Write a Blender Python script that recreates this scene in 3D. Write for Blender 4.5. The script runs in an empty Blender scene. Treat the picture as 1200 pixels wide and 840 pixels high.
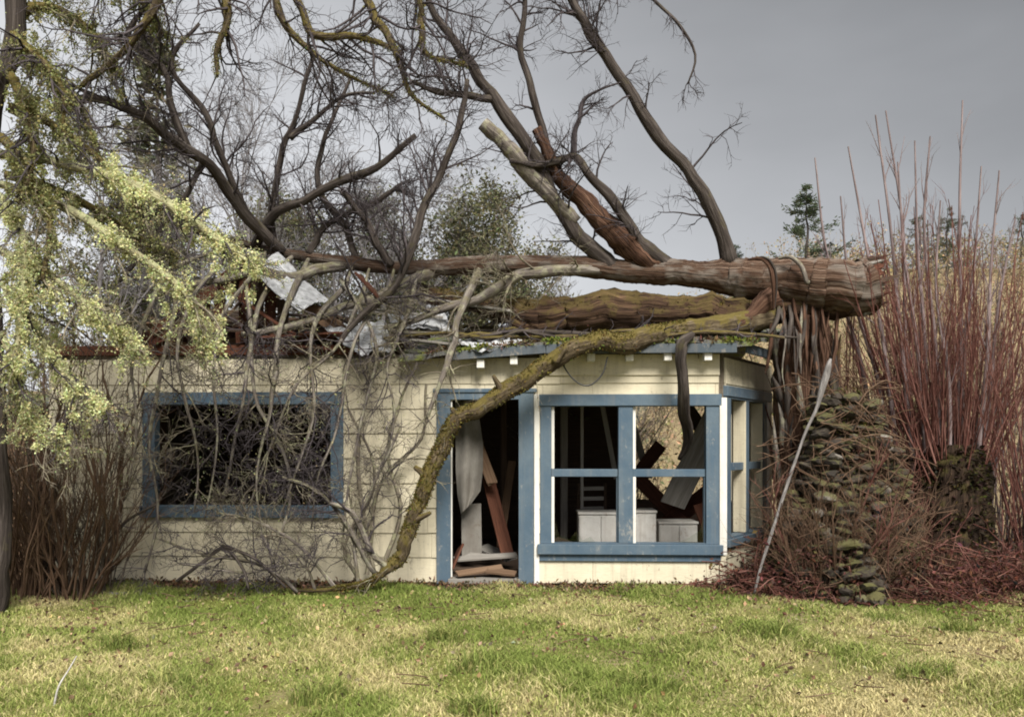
import bpy, bmesh, math, random
import numpy as np
from math import radians, sin, cos, pi

rng = np.random.default_rng(7)
random.seed(7)
S = bpy.context.scene
COL = S.collection

# ------------------------------------------------------------------ camera
F = 1030.0                      # focal length in photo pixels (photo 1200 x 840)
HY = 523.0                      # horizon row of the photograph
CAMZ = 1.6
cam_d = bpy.data.cameras.new('camera')
cam = bpy.data.objects.new('camera', cam_d)
COL.objects.link(cam)
cam.location = (0, 0, CAMZ)
cam.rotation_euler = (radians(90), 0, 0)
cam_d.sensor_width = 36.0
cam_d.lens = 36.0 * F / 1200.0
cam_d.shift_y = (HY - 420.0) / 1200.0
cam_d.clip_start = 0.05
cam_d.clip_end = 1500
S.camera = cam

# ------------------------------------------------------------------ sky
SUN_DIR = np.array([-0.20, 0.66, -0.72]); SUN_DIR /= np.linalg.norm(SUN_DIR)   # light travels this way
SUN_EL = math.asin(-SUN_DIR[2])
SUN_AZ = math.atan2(-SUN_DIR[0], -SUN_DIR[1])
w = bpy.data.worlds.new('World'); S.world = w; w.use_nodes = True
nt = w.node_tree; nt.nodes.clear()
def wn(t, **k):
    n = nt.nodes.new(t)
    for a, b in k.items(): setattr(n, a, b)
    return n
wo = wn('ShaderNodeOutputWorld'); bg = wn('ShaderNodeBackground')
sky = wn('ShaderNodeTexSky', sky_type='NISHITA', sun_disc=False)
sky.sun_elevation = SUN_EL; sky.sun_rotation = SUN_AZ
hs = wn('ShaderNodeHueSaturation'); hs.inputs['Saturation'].default_value = 0.25
nt.links.new(sky.outputs[0], hs.inputs['Color'])
tc = wn('ShaderNodeTexCoord'); sx = wn('ShaderNodeSeparateXYZ')
nt.links.new(tc.outputs['Generated'], sx.inputs[0])
def wmath(op, a, b=None, c=None, clamp=False):
    m = wn('ShaderNodeMath', operation=op); m.use_clamp = clamp
    for i, v in enumerate((a, b, c)):
        if v is None: continue
        if isinstance(v, (int, float)): m.inputs[i].default_value = v
        else: nt.links.new(v, m.inputs[i])
    return m.outputs[0]
mp = wn('ShaderNodeMapping'); mp.inputs['Scale'].default_value = (1.0, 1.0, 2.6)
nt.links.new(tc.outputs['Generated'], mp.inputs[0])
ns = wn('ShaderNodeTexNoise'); ns.inputs['Scale'].default_value = 1.6; ns.inputs['Detail'].default_value = 5
ns.inputs['Roughness'].default_value = 0.5
nt.links.new(mp.outputs[0], ns.inputs['Vector'])
# overcast deck: paler to the west (left) and towards the horizon, darker to the east
g = wmath('MULTIPLY_ADD', sx.outputs['X'], -0.52, 0.60)
g = wmath('MULTIPLY_ADD', sx.outputs['Z'], -0.56, g)
g = wmath('MULTIPLY_ADD', wmath('SUBTRACT', ns.outputs['Fac'], 0.5), 0.34, g)
g = wmath('MINIMUM', wmath('MAXIMUM', g, 0.18), 0.74)
cr = wn('ShaderNodeMix', data_type='RGBA')
cr.inputs['A'].default_value = (0.93, 0.955, 1.0, 1); cr.inputs['B'].default_value = (0.97, 0.975, 1.0, 1)
nt.links.new(g, cr.inputs['Factor'])
vm = wn('ShaderNodeVectorMath', operation='SCALE')
nt.links.new(cr.outputs['Result'], vm.inputs[0]); nt.links.new(wmath('MULTIPLY', g, 2.25), vm.inputs['Scale'])
add = wn('ShaderNodeMix', data_type='RGBA', blend_type='MIX'); add.inputs['Factor'].default_value = 0.94
nt.links.new(hs.outputs[0], add.inputs['A']); nt.links.new(vm.outputs[0], add.inputs['B'])
nt.links.new(add.outputs['Result'], bg.inputs['Color']); bg.inputs['Strength'].default_value = 0.10
nt.links.new(bg.outputs[0], wo.inputs[0])

# ------------------------------------------------------------------ sun behind thin cloud
sd = bpy.data.lights.new('sun', 'SUN'); sd.energy = 1.5; sd.angle = radians(26); sd.color = (1.0, 0.955, 0.87)
so = bpy.data.objects.new('sun', sd); COL.objects.link(so)
so.rotation_euler = (math.acos(-SUN_DIR[2]), 0, math.atan2(-SUN_DIR[0], SUN_DIR[1]))
from mathutils import Vector, Matrix
so.rotation_euler = Vector(SUN_DIR).to_track_quat('-Z', 'Y').to_euler()
so.location = (3, -8, 9)

S.view_settings.view_transform = 'Standard'; S.view_settings.look = 'None'
S.view_settings.exposure = 2.28; S.view_settings.gamma = 1.0
S.view_settings.use_curve_mapping = False
S.render.engine = 'CYCLES'
S.cycles.max_bounces = 8; S.cycles.transparent_max_bounces = 12
S.cycles.filter_width = 1.9

# ------------------------------------------------------------------ helpers
def W(px, py, Y):
    """photo pixel at depth Y -> point of the place (metres)"""
    return np.array([(px - 600.0) * Y / F, Y, CAMZ - (py - HY) * Y / F])

def nrm(a):
    return a / np.maximum(np.linalg.norm(a, axis=-1, keepdims=True), 1e-9)

def link(o, parent=None):
    COL.objects.link(o)
    if parent is not None: o.parent = parent
    return o

def thing(name, label, cat, loc=(0, 0, 0), rotz=0, group=None):
    o = bpy.data.objects.new(name, None); COL.objects.link(o)
    o.location = loc; o.rotation_euler = (0, 0, rotz); o.empty_display_size = 0.2
    o['label'] = label; o['category'] = cat
    if group: o['group'] = group
    return o

def tag(o, label, cat, group=None):
    o['label'] = label; o['category'] = cat
    if group: o['group'] = group
    return o

def np_mesh(name, V, quads=None, tris=None, attrs=None, smooth=True):
    me = bpy.data.meshes.new(name)
    V = np.asarray(V, dtype=np.float32)
    nq = 0 if quads is None else len(quads); nt_ = 0 if tris is None else len(tris)
    me.vertices.add(len(V)); me.vertices.foreach_set('co', V.ravel())
    idx = []
    if nq: idx.append(np.asarray(quads, dtype=np.int32).ravel())
    if nt_: idx.append(np.asarray(tris, dtype=np.int32).ravel())
    idx = np.concatenate(idx)
    me.loops.add(len(idx)); me.loops.foreach_set('vertex_index', idx)
    ls = np.concatenate([np.arange(nq) * 4, nq * 4 + np.arange(nt_) * 3]).astype(np.int32)
    lt = np.concatenate([np.full(nq, 4), np.full(nt_, 3)]).astype(np.int32)
    me.polygons.add(nq + nt_); me.polygons.foreach_set('loop_start', ls); me.polygons.foreach_set('loop_total', lt)
    me.update(calc_edges=True)
    me.polygons.foreach_set('use_smooth', np.full(nq + nt_, smooth))
    if attrs:
        for k, (typ, dat) in attrs.items():
            a = me.attributes.new(k, typ, 'POINT')
            if typ == 'FLOAT_VECTOR': a.data.foreach_set('vector', np.asarray(dat, np.float32).ravel())
            elif typ == 'FLOAT_COLOR':
                d = np.ones((len(V), 4), np.float32); d[:, :3] = dat
                a.data.foreach_set('color', d.ravel())
    me.validate()
    return me

def mobj(name, me, mat, parent=None, base=None):
    """link a mesh; 'base' = world position of the parent Empty, subtracted from world-space vertices"""
    if base is not None:
        me.transform(Matrix.Translation(-Vector(tuple(base))))
    o = bpy.data.objects.new(name, me); me.materials.append(mat)
    return link(o, parent)

def tube(P, R, sides=5, ridge=0.0, cap=False, seed=0):
    """P [N,K,3], R [N,K] -> verts, quads, tris, bark coordinates (seamless cylinder space)"""
    P = np.asarray(P, float); R = np.asarray(R, float)
    N, K, _ = P.shape
    T = np.empty_like(P)
    T[:, 1:-1] = P[:, 2:] - P[:, :-2]; T[:, 0] = P[:, 1] - P[:, 0]; T[:, -1] = P[:, -1] - P[:, -2]
    T = nrm(T)
    d = nrm(P[:, -1] - P[:, 0]); ax = np.eye(3)[np.argmin(np.abs(d), axis=1)]
    ref = nrm(np.cross(d, ax))[:, None, :]
    U = nrm(ref - (ref * T).sum(-1, keepdims=True) * T); Wv = np.cross(T, U)
    th = np.arange(sides) * 2 * pi / sides
    RR = np.repeat(R[:, :, None], sides, axis=2)
    if ridge > 0:
        r2 = np.random.default_rng(seed + 11)
        k = np.arange(K)[None, :, None] / max(K - 1, 1)
        acc = np.zeros_like(RR)
        for f_, a_ in ((2, .5), (3, .4), (5, .4), (7, .4), (11, .45), (16, .45), (20, .4)):
            if f_ * 2.2 > sides: continue
            ph = r2.uniform(0, 6.28, (N, 1, 1)); dr = r2.uniform(-1.2, 1.2, (N, 1, 1)) + 0.5 * np.sin(k * 7 + ph); am = np.sin(k * r2.uniform(5, 18) + ph * 2)
            acc += a_ * np.sin(f_ * th[None, None, :] + ph + dr * k) * (0.65 + 0.5 * am)
        if sides >= 12:
            acc += 0.55 * r2.normal(size=RR.shape)
            for q in range(max(4, K // 7)):
                kc = r2.uniform(0, 1); tc_ = r2.uniform(0, 6.28); dth = np.abs((th[None, None, :] - tc_ + pi) % (2 * pi) - pi)
                acc += r2.uniform(1.0, 4.0) * np.exp(-((k - kc) * K / 1.6) ** 2 - (dth / .32) ** 2)
        RR = RR * (1 + ridge * acc)
    V = P[:, :, None, :] + RR[..., None] * (np.cos(th)[None, None, :, None] * U[:, :, None, :] + np.sin(th)[None, None, :, None] * Wv[:, :, None, :])
    ln = np.concatenate([np.zeros((N, 1)), np.cumsum(np.linalg.norm(np.diff(P, axis=1), axis=2), axis=1)], axis=1)
    off = rng.uniform(0, 50, (N, 1))
    BK = np.empty_like(V)
    BK[..., 0] = np.cos(th)[None, None, :] * R.max(axis=1)[:, None, None] + off[:, :, None]
    BK[..., 1] = np.sin(th)[None, None, :] * R.max(axis=1)[:, None, None]
    BK[..., 2] = (ln + off)[:, :, None]
    n = np.arange(N)[:, None, None] * K * sides; k = np.arange(K - 1)[None, :, None] * sides; s = np.arange(sides)[None, None, :]
    a = n + k + s; b = n + k + (s + 1) % sides
    Q = np.stack([a, b, b + sides, a + sides], -1).reshape(-1, 4)
    tris = None
    if cap:
        t = []
        for i in range(N):
            o0 = i * K * sides; o1 = o0 + (K - 1) * sides
            for j in range(1, sides - 1):
                t.append((o0, o0 + j + 1, o0 + j)); t.append((o1, o1 + j, o1 + j + 1))
        tris = np.array(t)
    return V.reshape(-1, 3), Q, tris, BK.reshape(-1, 3)

def tubes_mesh(name, groups, sides=4, ridge=0.0, cap=False, seed=0):
    """groups: list of (P, R[, sides])"""
    Vs, Qs, Ts, Bs = [], [], [], []; o = 0
    for gq in groups:
        P, R = gq[0], gq[1]; sd_ = gq[2] if len(gq) > 2 else sides
        if len(P) == 0: continue
        V, Q, T, B = tube(P, R, sd_, ridge, cap, seed)
        Vs.append(V); Qs.append(Q + o); Bs.append(B)
        if T is not None: Ts.append(T + o)
        o += len(V)
    return np_mesh(name, np.concatenate(Vs), np.concatenate(Qs), np.concatenate(Ts) if Ts else None,
                   {'bk': ('FLOAT_VECTOR', np.concatenate(Bs))})

def catmull(C, K):
    C = np.asarray(C, float)
    if len(C) == 2: C = np.stack([C[0], (C[0] + C[1]) / 2, C[1]])
    E = np.concatenate([[2 * C[0] - C[1]], C, [2 * C[-1] - C[-2]]])
    out = []
    n = len(C) - 1
    for q in np.linspace(0, n, K):
        i = min(int(q), n - 1); t = q - i
        p0, p1, p2, p3 = E[i], E[i + 1], E[i + 2], E[i + 3]
        out.append(0.5 * ((2 * p1) + (-p0 + p2) * t + (2 * p0 - 5 * p1 + 4 * p2 - p3) * t * t + (-p0 + 3 * p1 - 3 * p2 + p3) * t ** 3))
    return np.array(out)

def limb(pts, K=24, wob=0.25):
    """pts: (px, py, radius in px, Y) -> P [1,K,3], R [1,K]"""
    C = np.array([np.append(W(a, b, Y), r * Y / F) for a, b, r, Y in pts])
    D = catmull(C, K)
    P = D[:, :3]; R = np.maximum(D[:, 3], 0.002)
    Ltot = np.linalg.norm(np.diff(P, axis=0), axis=1).sum()
    for q, am in ((.42, .8), (.13, .3)):                     # uneven kinks rather than waves
        m = min(int(Ltot / q), K // 2) + 2; nz = rng.normal(size=(m, 4)); tt = np.linspace(0, m - 1.001, K); i0 = tt.astype(int); fr = (tt - i0)[:, None]
        nn = nz[i0] * (1 - fr) + nz[i0 + 1] * fr
        P = P + nn[:, :3] * wob * am * R[:, None]; R = R * (1 + 0.10 * am * nn[:, 3])
    return P[None], R[None]

def grow(P, R, n, L, ang=(0.5, 1.1), up=0.0, wig=0.22, K=5, t=(0.15, 1.0), rr=0.5, rmin=0.002, rmax=0.02,
         taper=0.3, fall=0.5, grav=0.0, bias=(0, 0, 0)):
    N, Kp, _ = P.shape; M = N * n
    if M == 0: return np.zeros((0, K, 3)), np.zeros((0, K))
    ix = np.repeat(np.arange(N), n); tt = rng.uniform(t[0], t[1], M)
    f_ = tt * (Kp - 1); i = np.minimum(f_.astype(int), Kp - 2); fr = (f_ - i)[:, None]
    pos = P[ix, i] * (1 - fr) + P[ix, i + 1] * fr
    tan = nrm(P[ix, i + 1] - P[ix, i]); rad = R[ix, i] * (1 - fr[:, 0]) + R[ix, i + 1] * fr[:, 0]
    v = rng.normal(size=(M, 3)); v = nrm(v - (v * tan).sum(1, keepdims=True) * tan)
    a = rng.uniform(ang[0], ang[1], M)[:, None]
    d = nrm(np.cos(a) * tan + np.sin(a) * v + up * np.array([0, 0, 1.0]) + np.array(bias))
    ln = (L if np.isscalar(L) else np.asarray(L)[ix]) * rng.uniform(0.45, 1.3, M) * (1 - fall * tt)
    out = np.empty((M, K, 3)); out[:, 0] = pos
    st = (ln / (K - 1))[:, None]
    for k in range(1, K):
        d = nrm(d + wig * rng.normal(size=(M, 3)) + grav * np.array([0, 0, 1.0]))
        out[:, k] = out[:, k - 1] + d * st
    r0 = np.clip(rad * rr, rmin, rmax)
    return out, r0[:, None] * np.linspace(1, taper, K)[None, :]

def along(P, n, t=(0, 1), jit=0.0):
    """random points on curves"""
    N, K, _ = P.shape; M = N * n
    ix = np.repeat(np.arange(N), n); f_ = rng.uniform(t[0], t[1], M) * (K - 1); i = np.minimum(f_.astype(int), K - 2); fr = (f_ - i)[:, None]
    p = P[ix, i] * (1 - fr) + P[ix, i + 1] * fr
    return p + rng.normal(size=(M, 3)) * jit

def leaves(pts, size, aspect=0.5, dirs=None, dj=0.6, up=0.0, col=None, cj=0.15, fold=0.15):
    """small folded leaf faces, 2 triangles each; returns mesh arrays"""
    M = len(pts); size = np.broadcast_to(size, (M,)) * rng.uniform(0.6, 1.35, M)
    d = rng.normal(size=(M, 3)) if dirs is None else dirs + dj * rng.normal(size=(M, 3))
    d[:, 2] += up; d = nrm(d)
    v = rng.normal(size=(M, 3)); s = nrm(np.cross(d, v)); n_ = np.cross(d, s)
    L = size[:, None]; a = pts; c = pts + d * L
    b = pts + d * L * 0.5 + s * L * aspect * 0.5 + n_ * L * fold; e = pts + d * L * 0.5 - s * L * aspect * 0.5 + n_ * L * fold
    V = np.stack([a, b, c, e], 1).reshape(-1, 3)
    q = np.arange(M)[:, None] * 4
    T = np.concatenate([q + np.array([[0, 1, 2]]), q + np.array([[0, 2, 3]])])
    C = None
    if col is not None:
        C = np.broadcast_to(np.asarray(col, float), (M, 3)) * (1 + cj * rng.normal(size=(M, 1))) * (1 + cj * 0.35 * rng.normal(size=(M, 3)))
        C = np.repeat(np.clip(C, 0.004, 0.9), 4, axis=0)
    return V, T, C

def leaf_mesh(name, parts):
    V = np.concatenate([p[0] for p in parts]); o = 0; T = []
    for p in parts: T.append(p[1] + o); o += len(p[0])
    return np_mesh(name, V, None, np.concatenate(T), {'Col': ('FLOAT_COLOR', np.concatenate([p[2] for p in parts]))}, smooth=False)

# ------------------------------------------------------------------ materials
def new_mat(name):
    m = bpy.data.materials.new(name); m.use_nodes = True
    nt = m.node_tree; nt.nodes.clear()
    o = nt.nodes.new('ShaderNodeOutputMaterial'); b = nt.nodes.new('ShaderNodeBsdfPrincipled')
    nt.links.new(b.outputs[0], o.inputs[0])
    return m, nt, b

class NT:
    def __init__(s, nt): s.nt = nt
    def n(s, t, **k):
        x = s.nt.nodes.new(t)
        for a, b in k.items(): setattr(x, a, b)
        return x
    def l(s, a, b): s.nt.links.new(a, b)
    def noise(s, vec, scale, detail=4, rough=0.6, dist=0.0):
        x = s.n('ShaderNodeTexNoise'); x.inputs['Scale'].default_value = scale; x.inputs['Detail'].default_value = detail
        x.inputs['Roughness'].default_value = rough; x.inputs['Distortion'].default_value = dist
        if vec is not None: s.l(vec, x.inputs['Vector'])
        return x.outputs['Fac']
    def ramp(s, fac, stops):
        x = s.n('ShaderNodeValToRGB'); e = x.color_ramp.elements
        while len(e) < len(stops): e.new(0.5)
        for q, (p, c) in zip(e, stops):
            q.position = p; q.color = (*c, 1) if len(c) == 3 else c
        s.l(fac, x.inputs[0]); return x.outputs[0]
    def fac(s, f, a, b):
        x = s.n('ShaderNodeMapRange'); x.inputs[1].default_value = a; x.inputs[2].default_value = b; s.l(f, x.inputs[0]); return x.outputs[0]
    def mix(s, f, a, b, blend='MIX'):
        x = s.n('ShaderNodeMix', data_type='RGBA', blend_type=blend)
        for k, v in (('Factor', f), ('A', a), ('B', b)):
            if isinstance(v, (int, float)): x.inputs[k].default_value = v
            elif isinstance(v, tuple): x.inputs[k].default_value = (*v, 1)
            else: s.l(v, x.inputs[k])
        return x.outputs['Result']
    def math(s, op, a, b=None):
        x = s.n('ShaderNodeMath', operation=op)
        for i, v in enumerate((a, b)):
            if v is None: continue
            if isinstance(v, (int, float)): x.inputs[i].default_value = v
            else: s.l(v, x.inputs[i])
        return x.outputs[0]
    def mapping(s, vec, scale, loc=None):
        x = s.n('ShaderNodeMapping'); x.inputs['Scale'].default_value = scale
        if loc is not None: s.l(loc, x.inputs['Location'])
        s.l(vec, x.inputs[0]); return x.outputs[0]
    def bump(s, h, b, strength=0.4, dist=0.02):
        x = s.n('ShaderNodeBump'); x.inputs['Strength'].default_value = strength; x.inputs['Distance'].default_value = dist
        s.l(h, x.inputs['Height']); s.l(x.outputs[0], b.inputs['Normal'])

def bark(name, dark, mid, light, moss=None, mossamt=0.0, lichen=None, lichamt=0.0, scale=22, stretch=0.12, bump=0.7, patch=None, mossup=0.16, crack=0.0):
    m, nt, b = new_mat(name); t = NT(nt)
    at = t.n('ShaderNodeAttribute', attribute_name='bk').outputs['Vector']
    f1 = t.noise(t.mapping(at, (1, 1, stretch)), scale, 6, 0.65, 0.6)
    f2 = t.noise(at, 3.2, 3)
    c = t.ramp(f1, [(0.28, dark), (0.5, mid), (0.72, light)])
    if patch: c = t.mix(t.fac(f2, 0.48, 0.62), c, t.mix(f1, patch, tuple(x * 0.45 for x in patch)))
    ck = t.noise(t.mapping(at, (1, 1, stretch * .45)), scale * .6, 3, 0.5, 1.2)
    if crack: c = t.mix(t.math('MULTIPLY', t.fac(t.math('ABSOLUTE', t.math('SUBTRACT', ck, .5)), .035, .0), crack), c, tuple(x * .35 for x in dark))
    geo = t.n('ShaderNodeNewGeometry'); nz = t.n('ShaderNodeSeparateXYZ'); t.l(geo.outputs['Normal'], nz.inputs[0])
    pos = geo.outputs['Position']
    if lichen:
        lf = t.noise(pos, 9.0, 4, 0.7)
        c = t.mix(t.math('MULTIPLY', t.fac(lf, 0.52, 0.62), lichamt), c, lichen)
    if moss:
        mn = t.noise(pos, 5.0, 5, 0.65)
        k = t.math('ADD', mn, t.math('MULTIPLY', nz.outputs[2], mossup))
        mf = t.math('MULTIPLY', t.fac(k, 0.62 - 0.3 * mossamt, 0.72 - 0.3 * mossamt), min(1, mossamt * 1.6))
        mc = t.mix(t.noise(pos, 40, 3), tuple(x * 0.5 for x in moss), tuple(x * 1.4 for x in moss))
        c = t.mix(mf, c, mc)
    t.l(c, b.inputs['Base Color']); b.inputs['Roughness'].default_value = 0.95
    b.inputs['Specular IOR Level'].default_value = 0.12
    t.bump(f1, b, bump, 0.03)
    return m

def colmat(name, rough=0.8, transl=0.25):
    m, nt, b = new_mat(name); t = NT(nt)
    at = t.n('ShaderNodeAttribute', attribute_name='Col').outputs['Color']
    t.l(at, b.inputs['Base Color']); b.inputs['Roughness'].default_value = rough
    b.inputs['Specular IOR Level'].default_value = 0.2
    if transl:
        tr = t.n('ShaderNodeBsdfTranslucent'); t.l(at, tr.inputs[0]); mx = t.n('ShaderNodeMixShader'); mx.inputs[0].default_value = transl
        out = [n for n in nt.nodes if n.type == 'OUTPUT_MATERIAL'][0]
        t.l(b.outputs[0], mx.inputs[1]); t.l(tr.outputs[0], mx.inputs[2]); t.l(mx.outputs[0], out.inputs[0])
    return m

def paint(name, col, worn, wear=0.5, rough=0.6, grain=(3, 3, 60), under=(0.16, 0.13, 0.10), bumpk=0.25):
    """old paint on boards: per-board tint, grime, flaked spots"""
    m, nt, b = new_mat(name); t = NT(nt)
    tc = t.n('ShaderNodeTexCoord').outputs['Object']
    oi = t.n('ShaderNodeObjectInfo'); cv = t.n('ShaderNodeCombineXYZ')
    t.l(t.math('MULTIPLY', oi.outputs['Random'], 37.0), cv.inputs[0]); t.l(t.math('MULTIPLY', oi.outputs['Random'], 71.0), cv.inputs[2])
    gp = t.n('ShaderNodeNewGeometry').outputs['Position']
    v = t.mapping(tc, grain, cv.outputs[0])
    f1 = t.noise(v, 3.0, 5, 0.65)
    f2 = t.noise(gp, 2.3, 5, 0.65)
    f3a = t.noise(t.mapping(gp, (1.0, 1.0, 0.6)), 15.0, 6, 0.75); f4 = t.noise(gp, 1.1, 4, 0.6)
    f3 = t.math('ADD', t.math('MULTIPLY', f3a, .72), t.math('MULTIPLY', f4, .28))
    st_ = t.noise(t.mapping(gp, (14, 14, .7)), 1.0, 4, .6)
    c = t.mix(t.fac(f2, 0.40, 0.72), col, worn)
    c = t.mix(t.math('MULTIPLY', oi.outputs['Random'], 0.35), c, worn)
    c = t.mix(t.math('MULTIPLY', t.fac(f1, 0.5, 0.75), 0.30), c, tuple(x * 0.6 for x in worn))
    c = t.mix(t.math('MULTIPLY', t.fac(f3, 0.66 - 0.12 * wear, 0.74 - 0.12 * wear), 0.85), c, under)
    c = t.mix(t.math('MULTIPLY', t.fac(st_, .52, .72), .30 * min(1, wear + .3)), c, tuple(x * .75 for x in under))
    t.l(c, b.inputs['Base Color']); b.inputs['Roughness'].default_value = rough
    b.inputs['Specular IOR Level'].default_value = 0.3
    t.bump(t.math('ADD', f1, t.math('MULTIPLY', f3, 0.6)), b, bumpk, 0.012)
    return m

def wood(name, dark, light, rough=0.85, grain=(2.0, 40, 40), moss=None):
    m, nt, b = new_mat(name); t = NT(nt)
    tc = t.n('ShaderNodeTexCoord').outputs['Object']
    oi = t.n('ShaderNodeObjectInfo'); cv = t.n('ShaderNodeCombineXYZ')
    t.l(t.math('MULTIPLY', oi.outputs['Random'], 37.0), cv.inputs[0])
    f1 = t.noise(t.mapping(tc, grain, cv.outputs[0]), 1.0, 6, 0.7, 0.4)
    f2 = t.noise(t.n('ShaderNodeNewGeometry').outputs['Position'], 4.0, 4)
    c = t.ramp(f1, [(0.3, dark), (0.7, light)])
    c = t.mix(t.math('MULTIPLY', oi.outputs['Random'], 0.5), c, tuple(x * 0.6 for x in dark))
    if moss: c = t.mix(t.fac(f2, 0.52, 0.64), c, moss)
    t.l(c, b.inputs['Base Color']); b.inputs['Roughness'].default_value = rough; b.inputs['Specular IOR Level'].default_value = 0.2
    t.bump(f1, b, 0.4, 0.01)
    return m

M_cream = paint('cream_paint', (0.62, 0.565, 0.425), (0.52, 0.465, 0.345), 0.7, 0.65, (4, 4, 22))
M_white = paint('white_paint', (0.74, 0.73, 0.70), (0.60, 0.58, 0.52), 0.5, 0.55, (20, 20, 3))
M_blue = paint('blue_paint', (0.054, 0.092, 0.136), (0.105, 0.143, 0.176), 0.75, 0.5, (6, 6, 6), under=(0.25, 0.25, 0.24))
M_slate = paint('slate_fascia', (0.045, 0.065, 0.085), (0.09, 0.10, 0.11), 0.9, 0.6, (3, 20, 20), under=(0.22, 0.2, 0.17))
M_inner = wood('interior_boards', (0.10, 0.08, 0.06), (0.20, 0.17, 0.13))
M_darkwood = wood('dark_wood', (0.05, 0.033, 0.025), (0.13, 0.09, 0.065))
M_redwood = wood('red_brown_wood', (0.05, 0.018, 0.011), (0.15, 0.06, 0.036))
M_greywood = wood('grey_weathered_wood', (0.17, 0.155, 0.14), (0.38, 0.36, 0.33))
M_palewood = wood('pale_split_wood', (0.30, 0.28, 0.26), (0.62, 0.60, 0.57))
M_brownwood = wood('brown_plank', (0.11, 0.065, 0.04), (0.26, 0.17, 0.11))
M_enamel = paint('old_enamel', (0.72, 0.71, 0.68), (0.5, 0.47, 0.42), 0.6, 0.4, (3, 3, 3), under=(0.3, 0.2, 0.13))
M_cloth = paint('stained_cloth', (0.30, 0.285, 0.26), (0.17, 0.155, 0.135), 0.8, 0.9, (8, 8, 3))

def simple(name, col, rough=0.7, metal=0.0, nscale=6, var=0.35):
    m, nt, b = new_mat(name); t = NT(nt)
    f = t.noise(t.n('ShaderNodeNewGeometry').outputs['Position'], nscale, 5, 0.65)
    c = t.mix(t.fac(f, 0.3, 0.7), tuple(x * (1 - var) for x in col), tuple(min(0.9, x * (1 + var)) for x in col))
    t.l(c, b.inputs['Base Color']); b.inputs['Roughness'].default_value = rough; b.inputs['Metallic'].default_value = metal
    t.bump(f, b, 0.2, 0.01)
    return m
M_metal = simple('weathered_roof_metal', (0.42, 0.43, 0.45), 0.55, 0.2, 14, 0.45)
M_cable = simple('black_cable', (0.03, 0.03, 0.03), 0.5)
def glassmat():
    m, nt, b = new_mat('dusty_glass'); t = NT(nt); out = [n for n in nt.nodes if n.type == 'OUTPUT_MATERIAL'][0]
    tr = t.n('ShaderNodeBsdfTransparent'); gl = t.n('ShaderNodeBsdfGlossy'); gl.inputs['Roughness'].default_value = 0.03
    tr.inputs[0].default_value = (0.93, 0.95, 0.94, 1)
    fr = t.n('ShaderNodeFresnel'); fr.inputs[0].default_value = 1.5
    mx = t.n('ShaderNodeMixShader'); t.l(fr.outputs[0], mx.inputs[0]); t.l(tr.outputs[0], mx.inputs[1]); t.l(gl.outputs[0], mx.inputs[2])
    t.l(mx.outputs[0], out.inputs[0]); nt.nodes.remove(b)
    return m
M_glass = glassmat()
def roofmat():
    m, nt, b = new_mat('mossy_roofing'); t = NT(nt); p = t.n('ShaderNodeNewGeometry').outputs['Position']
    f = t.noise(p, 5, 6, 0.7); f2 = t.noise(p, 26, 4, 0.7)
    c = t.ramp(f2, [(0.3, (0.05, 0.05, 0.05)), (0.7, (0.16, 0.155, 0.15))])
    mc = t.mix(f2, (0.06, 0.08, 0.012), (0.20, 0.22, 0.04))
    c = t.mix(t.fac(f, 0.46, 0.58), c, mc)
    t.l(c, b.inputs['Base Color']); b.inputs['Roughness'].default_value = 0.95; t.bump(f2, b, 0.6, 0.03)
    return m
M_roof = roofmat()
M_logbark = bark('log_wood', (0.022, 0.013, 0.010), (0.095, 0.056, 0.038), (0.27, 0.20, 0.155), patch=(0.29, 0.245, 0.21), scale=38, stretch=0.05, bump=1.0, crack=.85)
M_underlog = bark('rotten_mossy_log', (0.018, 0.011, 0.009), (0.06, 0.036, 0.024), (0.16, 0.10, 0.06), moss=(0.115, 0.092, 0.028), mossamt=0.27, scale=24, stretch=0.07, bump=1.0, mossup=.26, crack=.8)
M_mossylimb = bark('mossy_limb', (0.03, 0.022, 0.016), (0.09, 0.068, 0.042), (0.23, 0.185, 0.12), moss=(0.14, 0.112, 0.028), mossamt=0.45, scale=30, stretch=.2, bump=1.0, mossup=.22)
M_darkbark = bark('dark_bark', (0.02, 0.016, 0.015), (0.055, 0.045, 0.04), (0.14, 0.12, 0.11), moss=(0.12, 0.11, 0.03), mossamt=0.12)
M_greybark = bark('grey_bark', (0.05, 0.042, 0.036), (0.14, 0.12, 0.105), (0.32, 0.29, 0.26), moss=(0.15, 0.14, 0.05), mossamt=0.22, lichen=(0.36, 0.36, 0.24), lichamt=0.5)
M_redbark = bark('shredded_red_wood', (0.022, 0.013, 0.010), (0.085, 0.045, 0.030), (0.22, 0.135, 0.095), scale=34, stretch=0.06, bump=1.0, crack=.9)
M_twig = bark('twig', (0.03, 0.026, 0.028), (0.065, 0.055, 0.06), (0.14, 0.12, 0.125))
M_greytwig = bark('grey_twig', (0.06, 0.05, 0.04), (0.16, 0.135, 0.105), (0.33, 0.295, 0.225), lichen=(0.38, 0.38, 0.23), lichamt=0.6)
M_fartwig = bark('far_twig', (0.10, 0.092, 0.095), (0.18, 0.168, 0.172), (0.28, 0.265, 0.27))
M_brushgrey = bark('brush_stems', (0.06, 0.048, 0.04), (0.13, 0.105, 0.085), (0.25, 0.21, 0.17))
M_lichlimb = bark('lichen_limb', (0.10, 0.09, 0.06), (0.26, 0.24, 0.15), (0.46, 0.45, 0.27), moss=(0.36, 0.37, 0.21), mossamt=0.45)
M_shoot = bark('red_shoot', (0.042, 0.016, 0.013), (0.135, 0.056, 0.045), (0.32, 0.18, 0.15))
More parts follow.
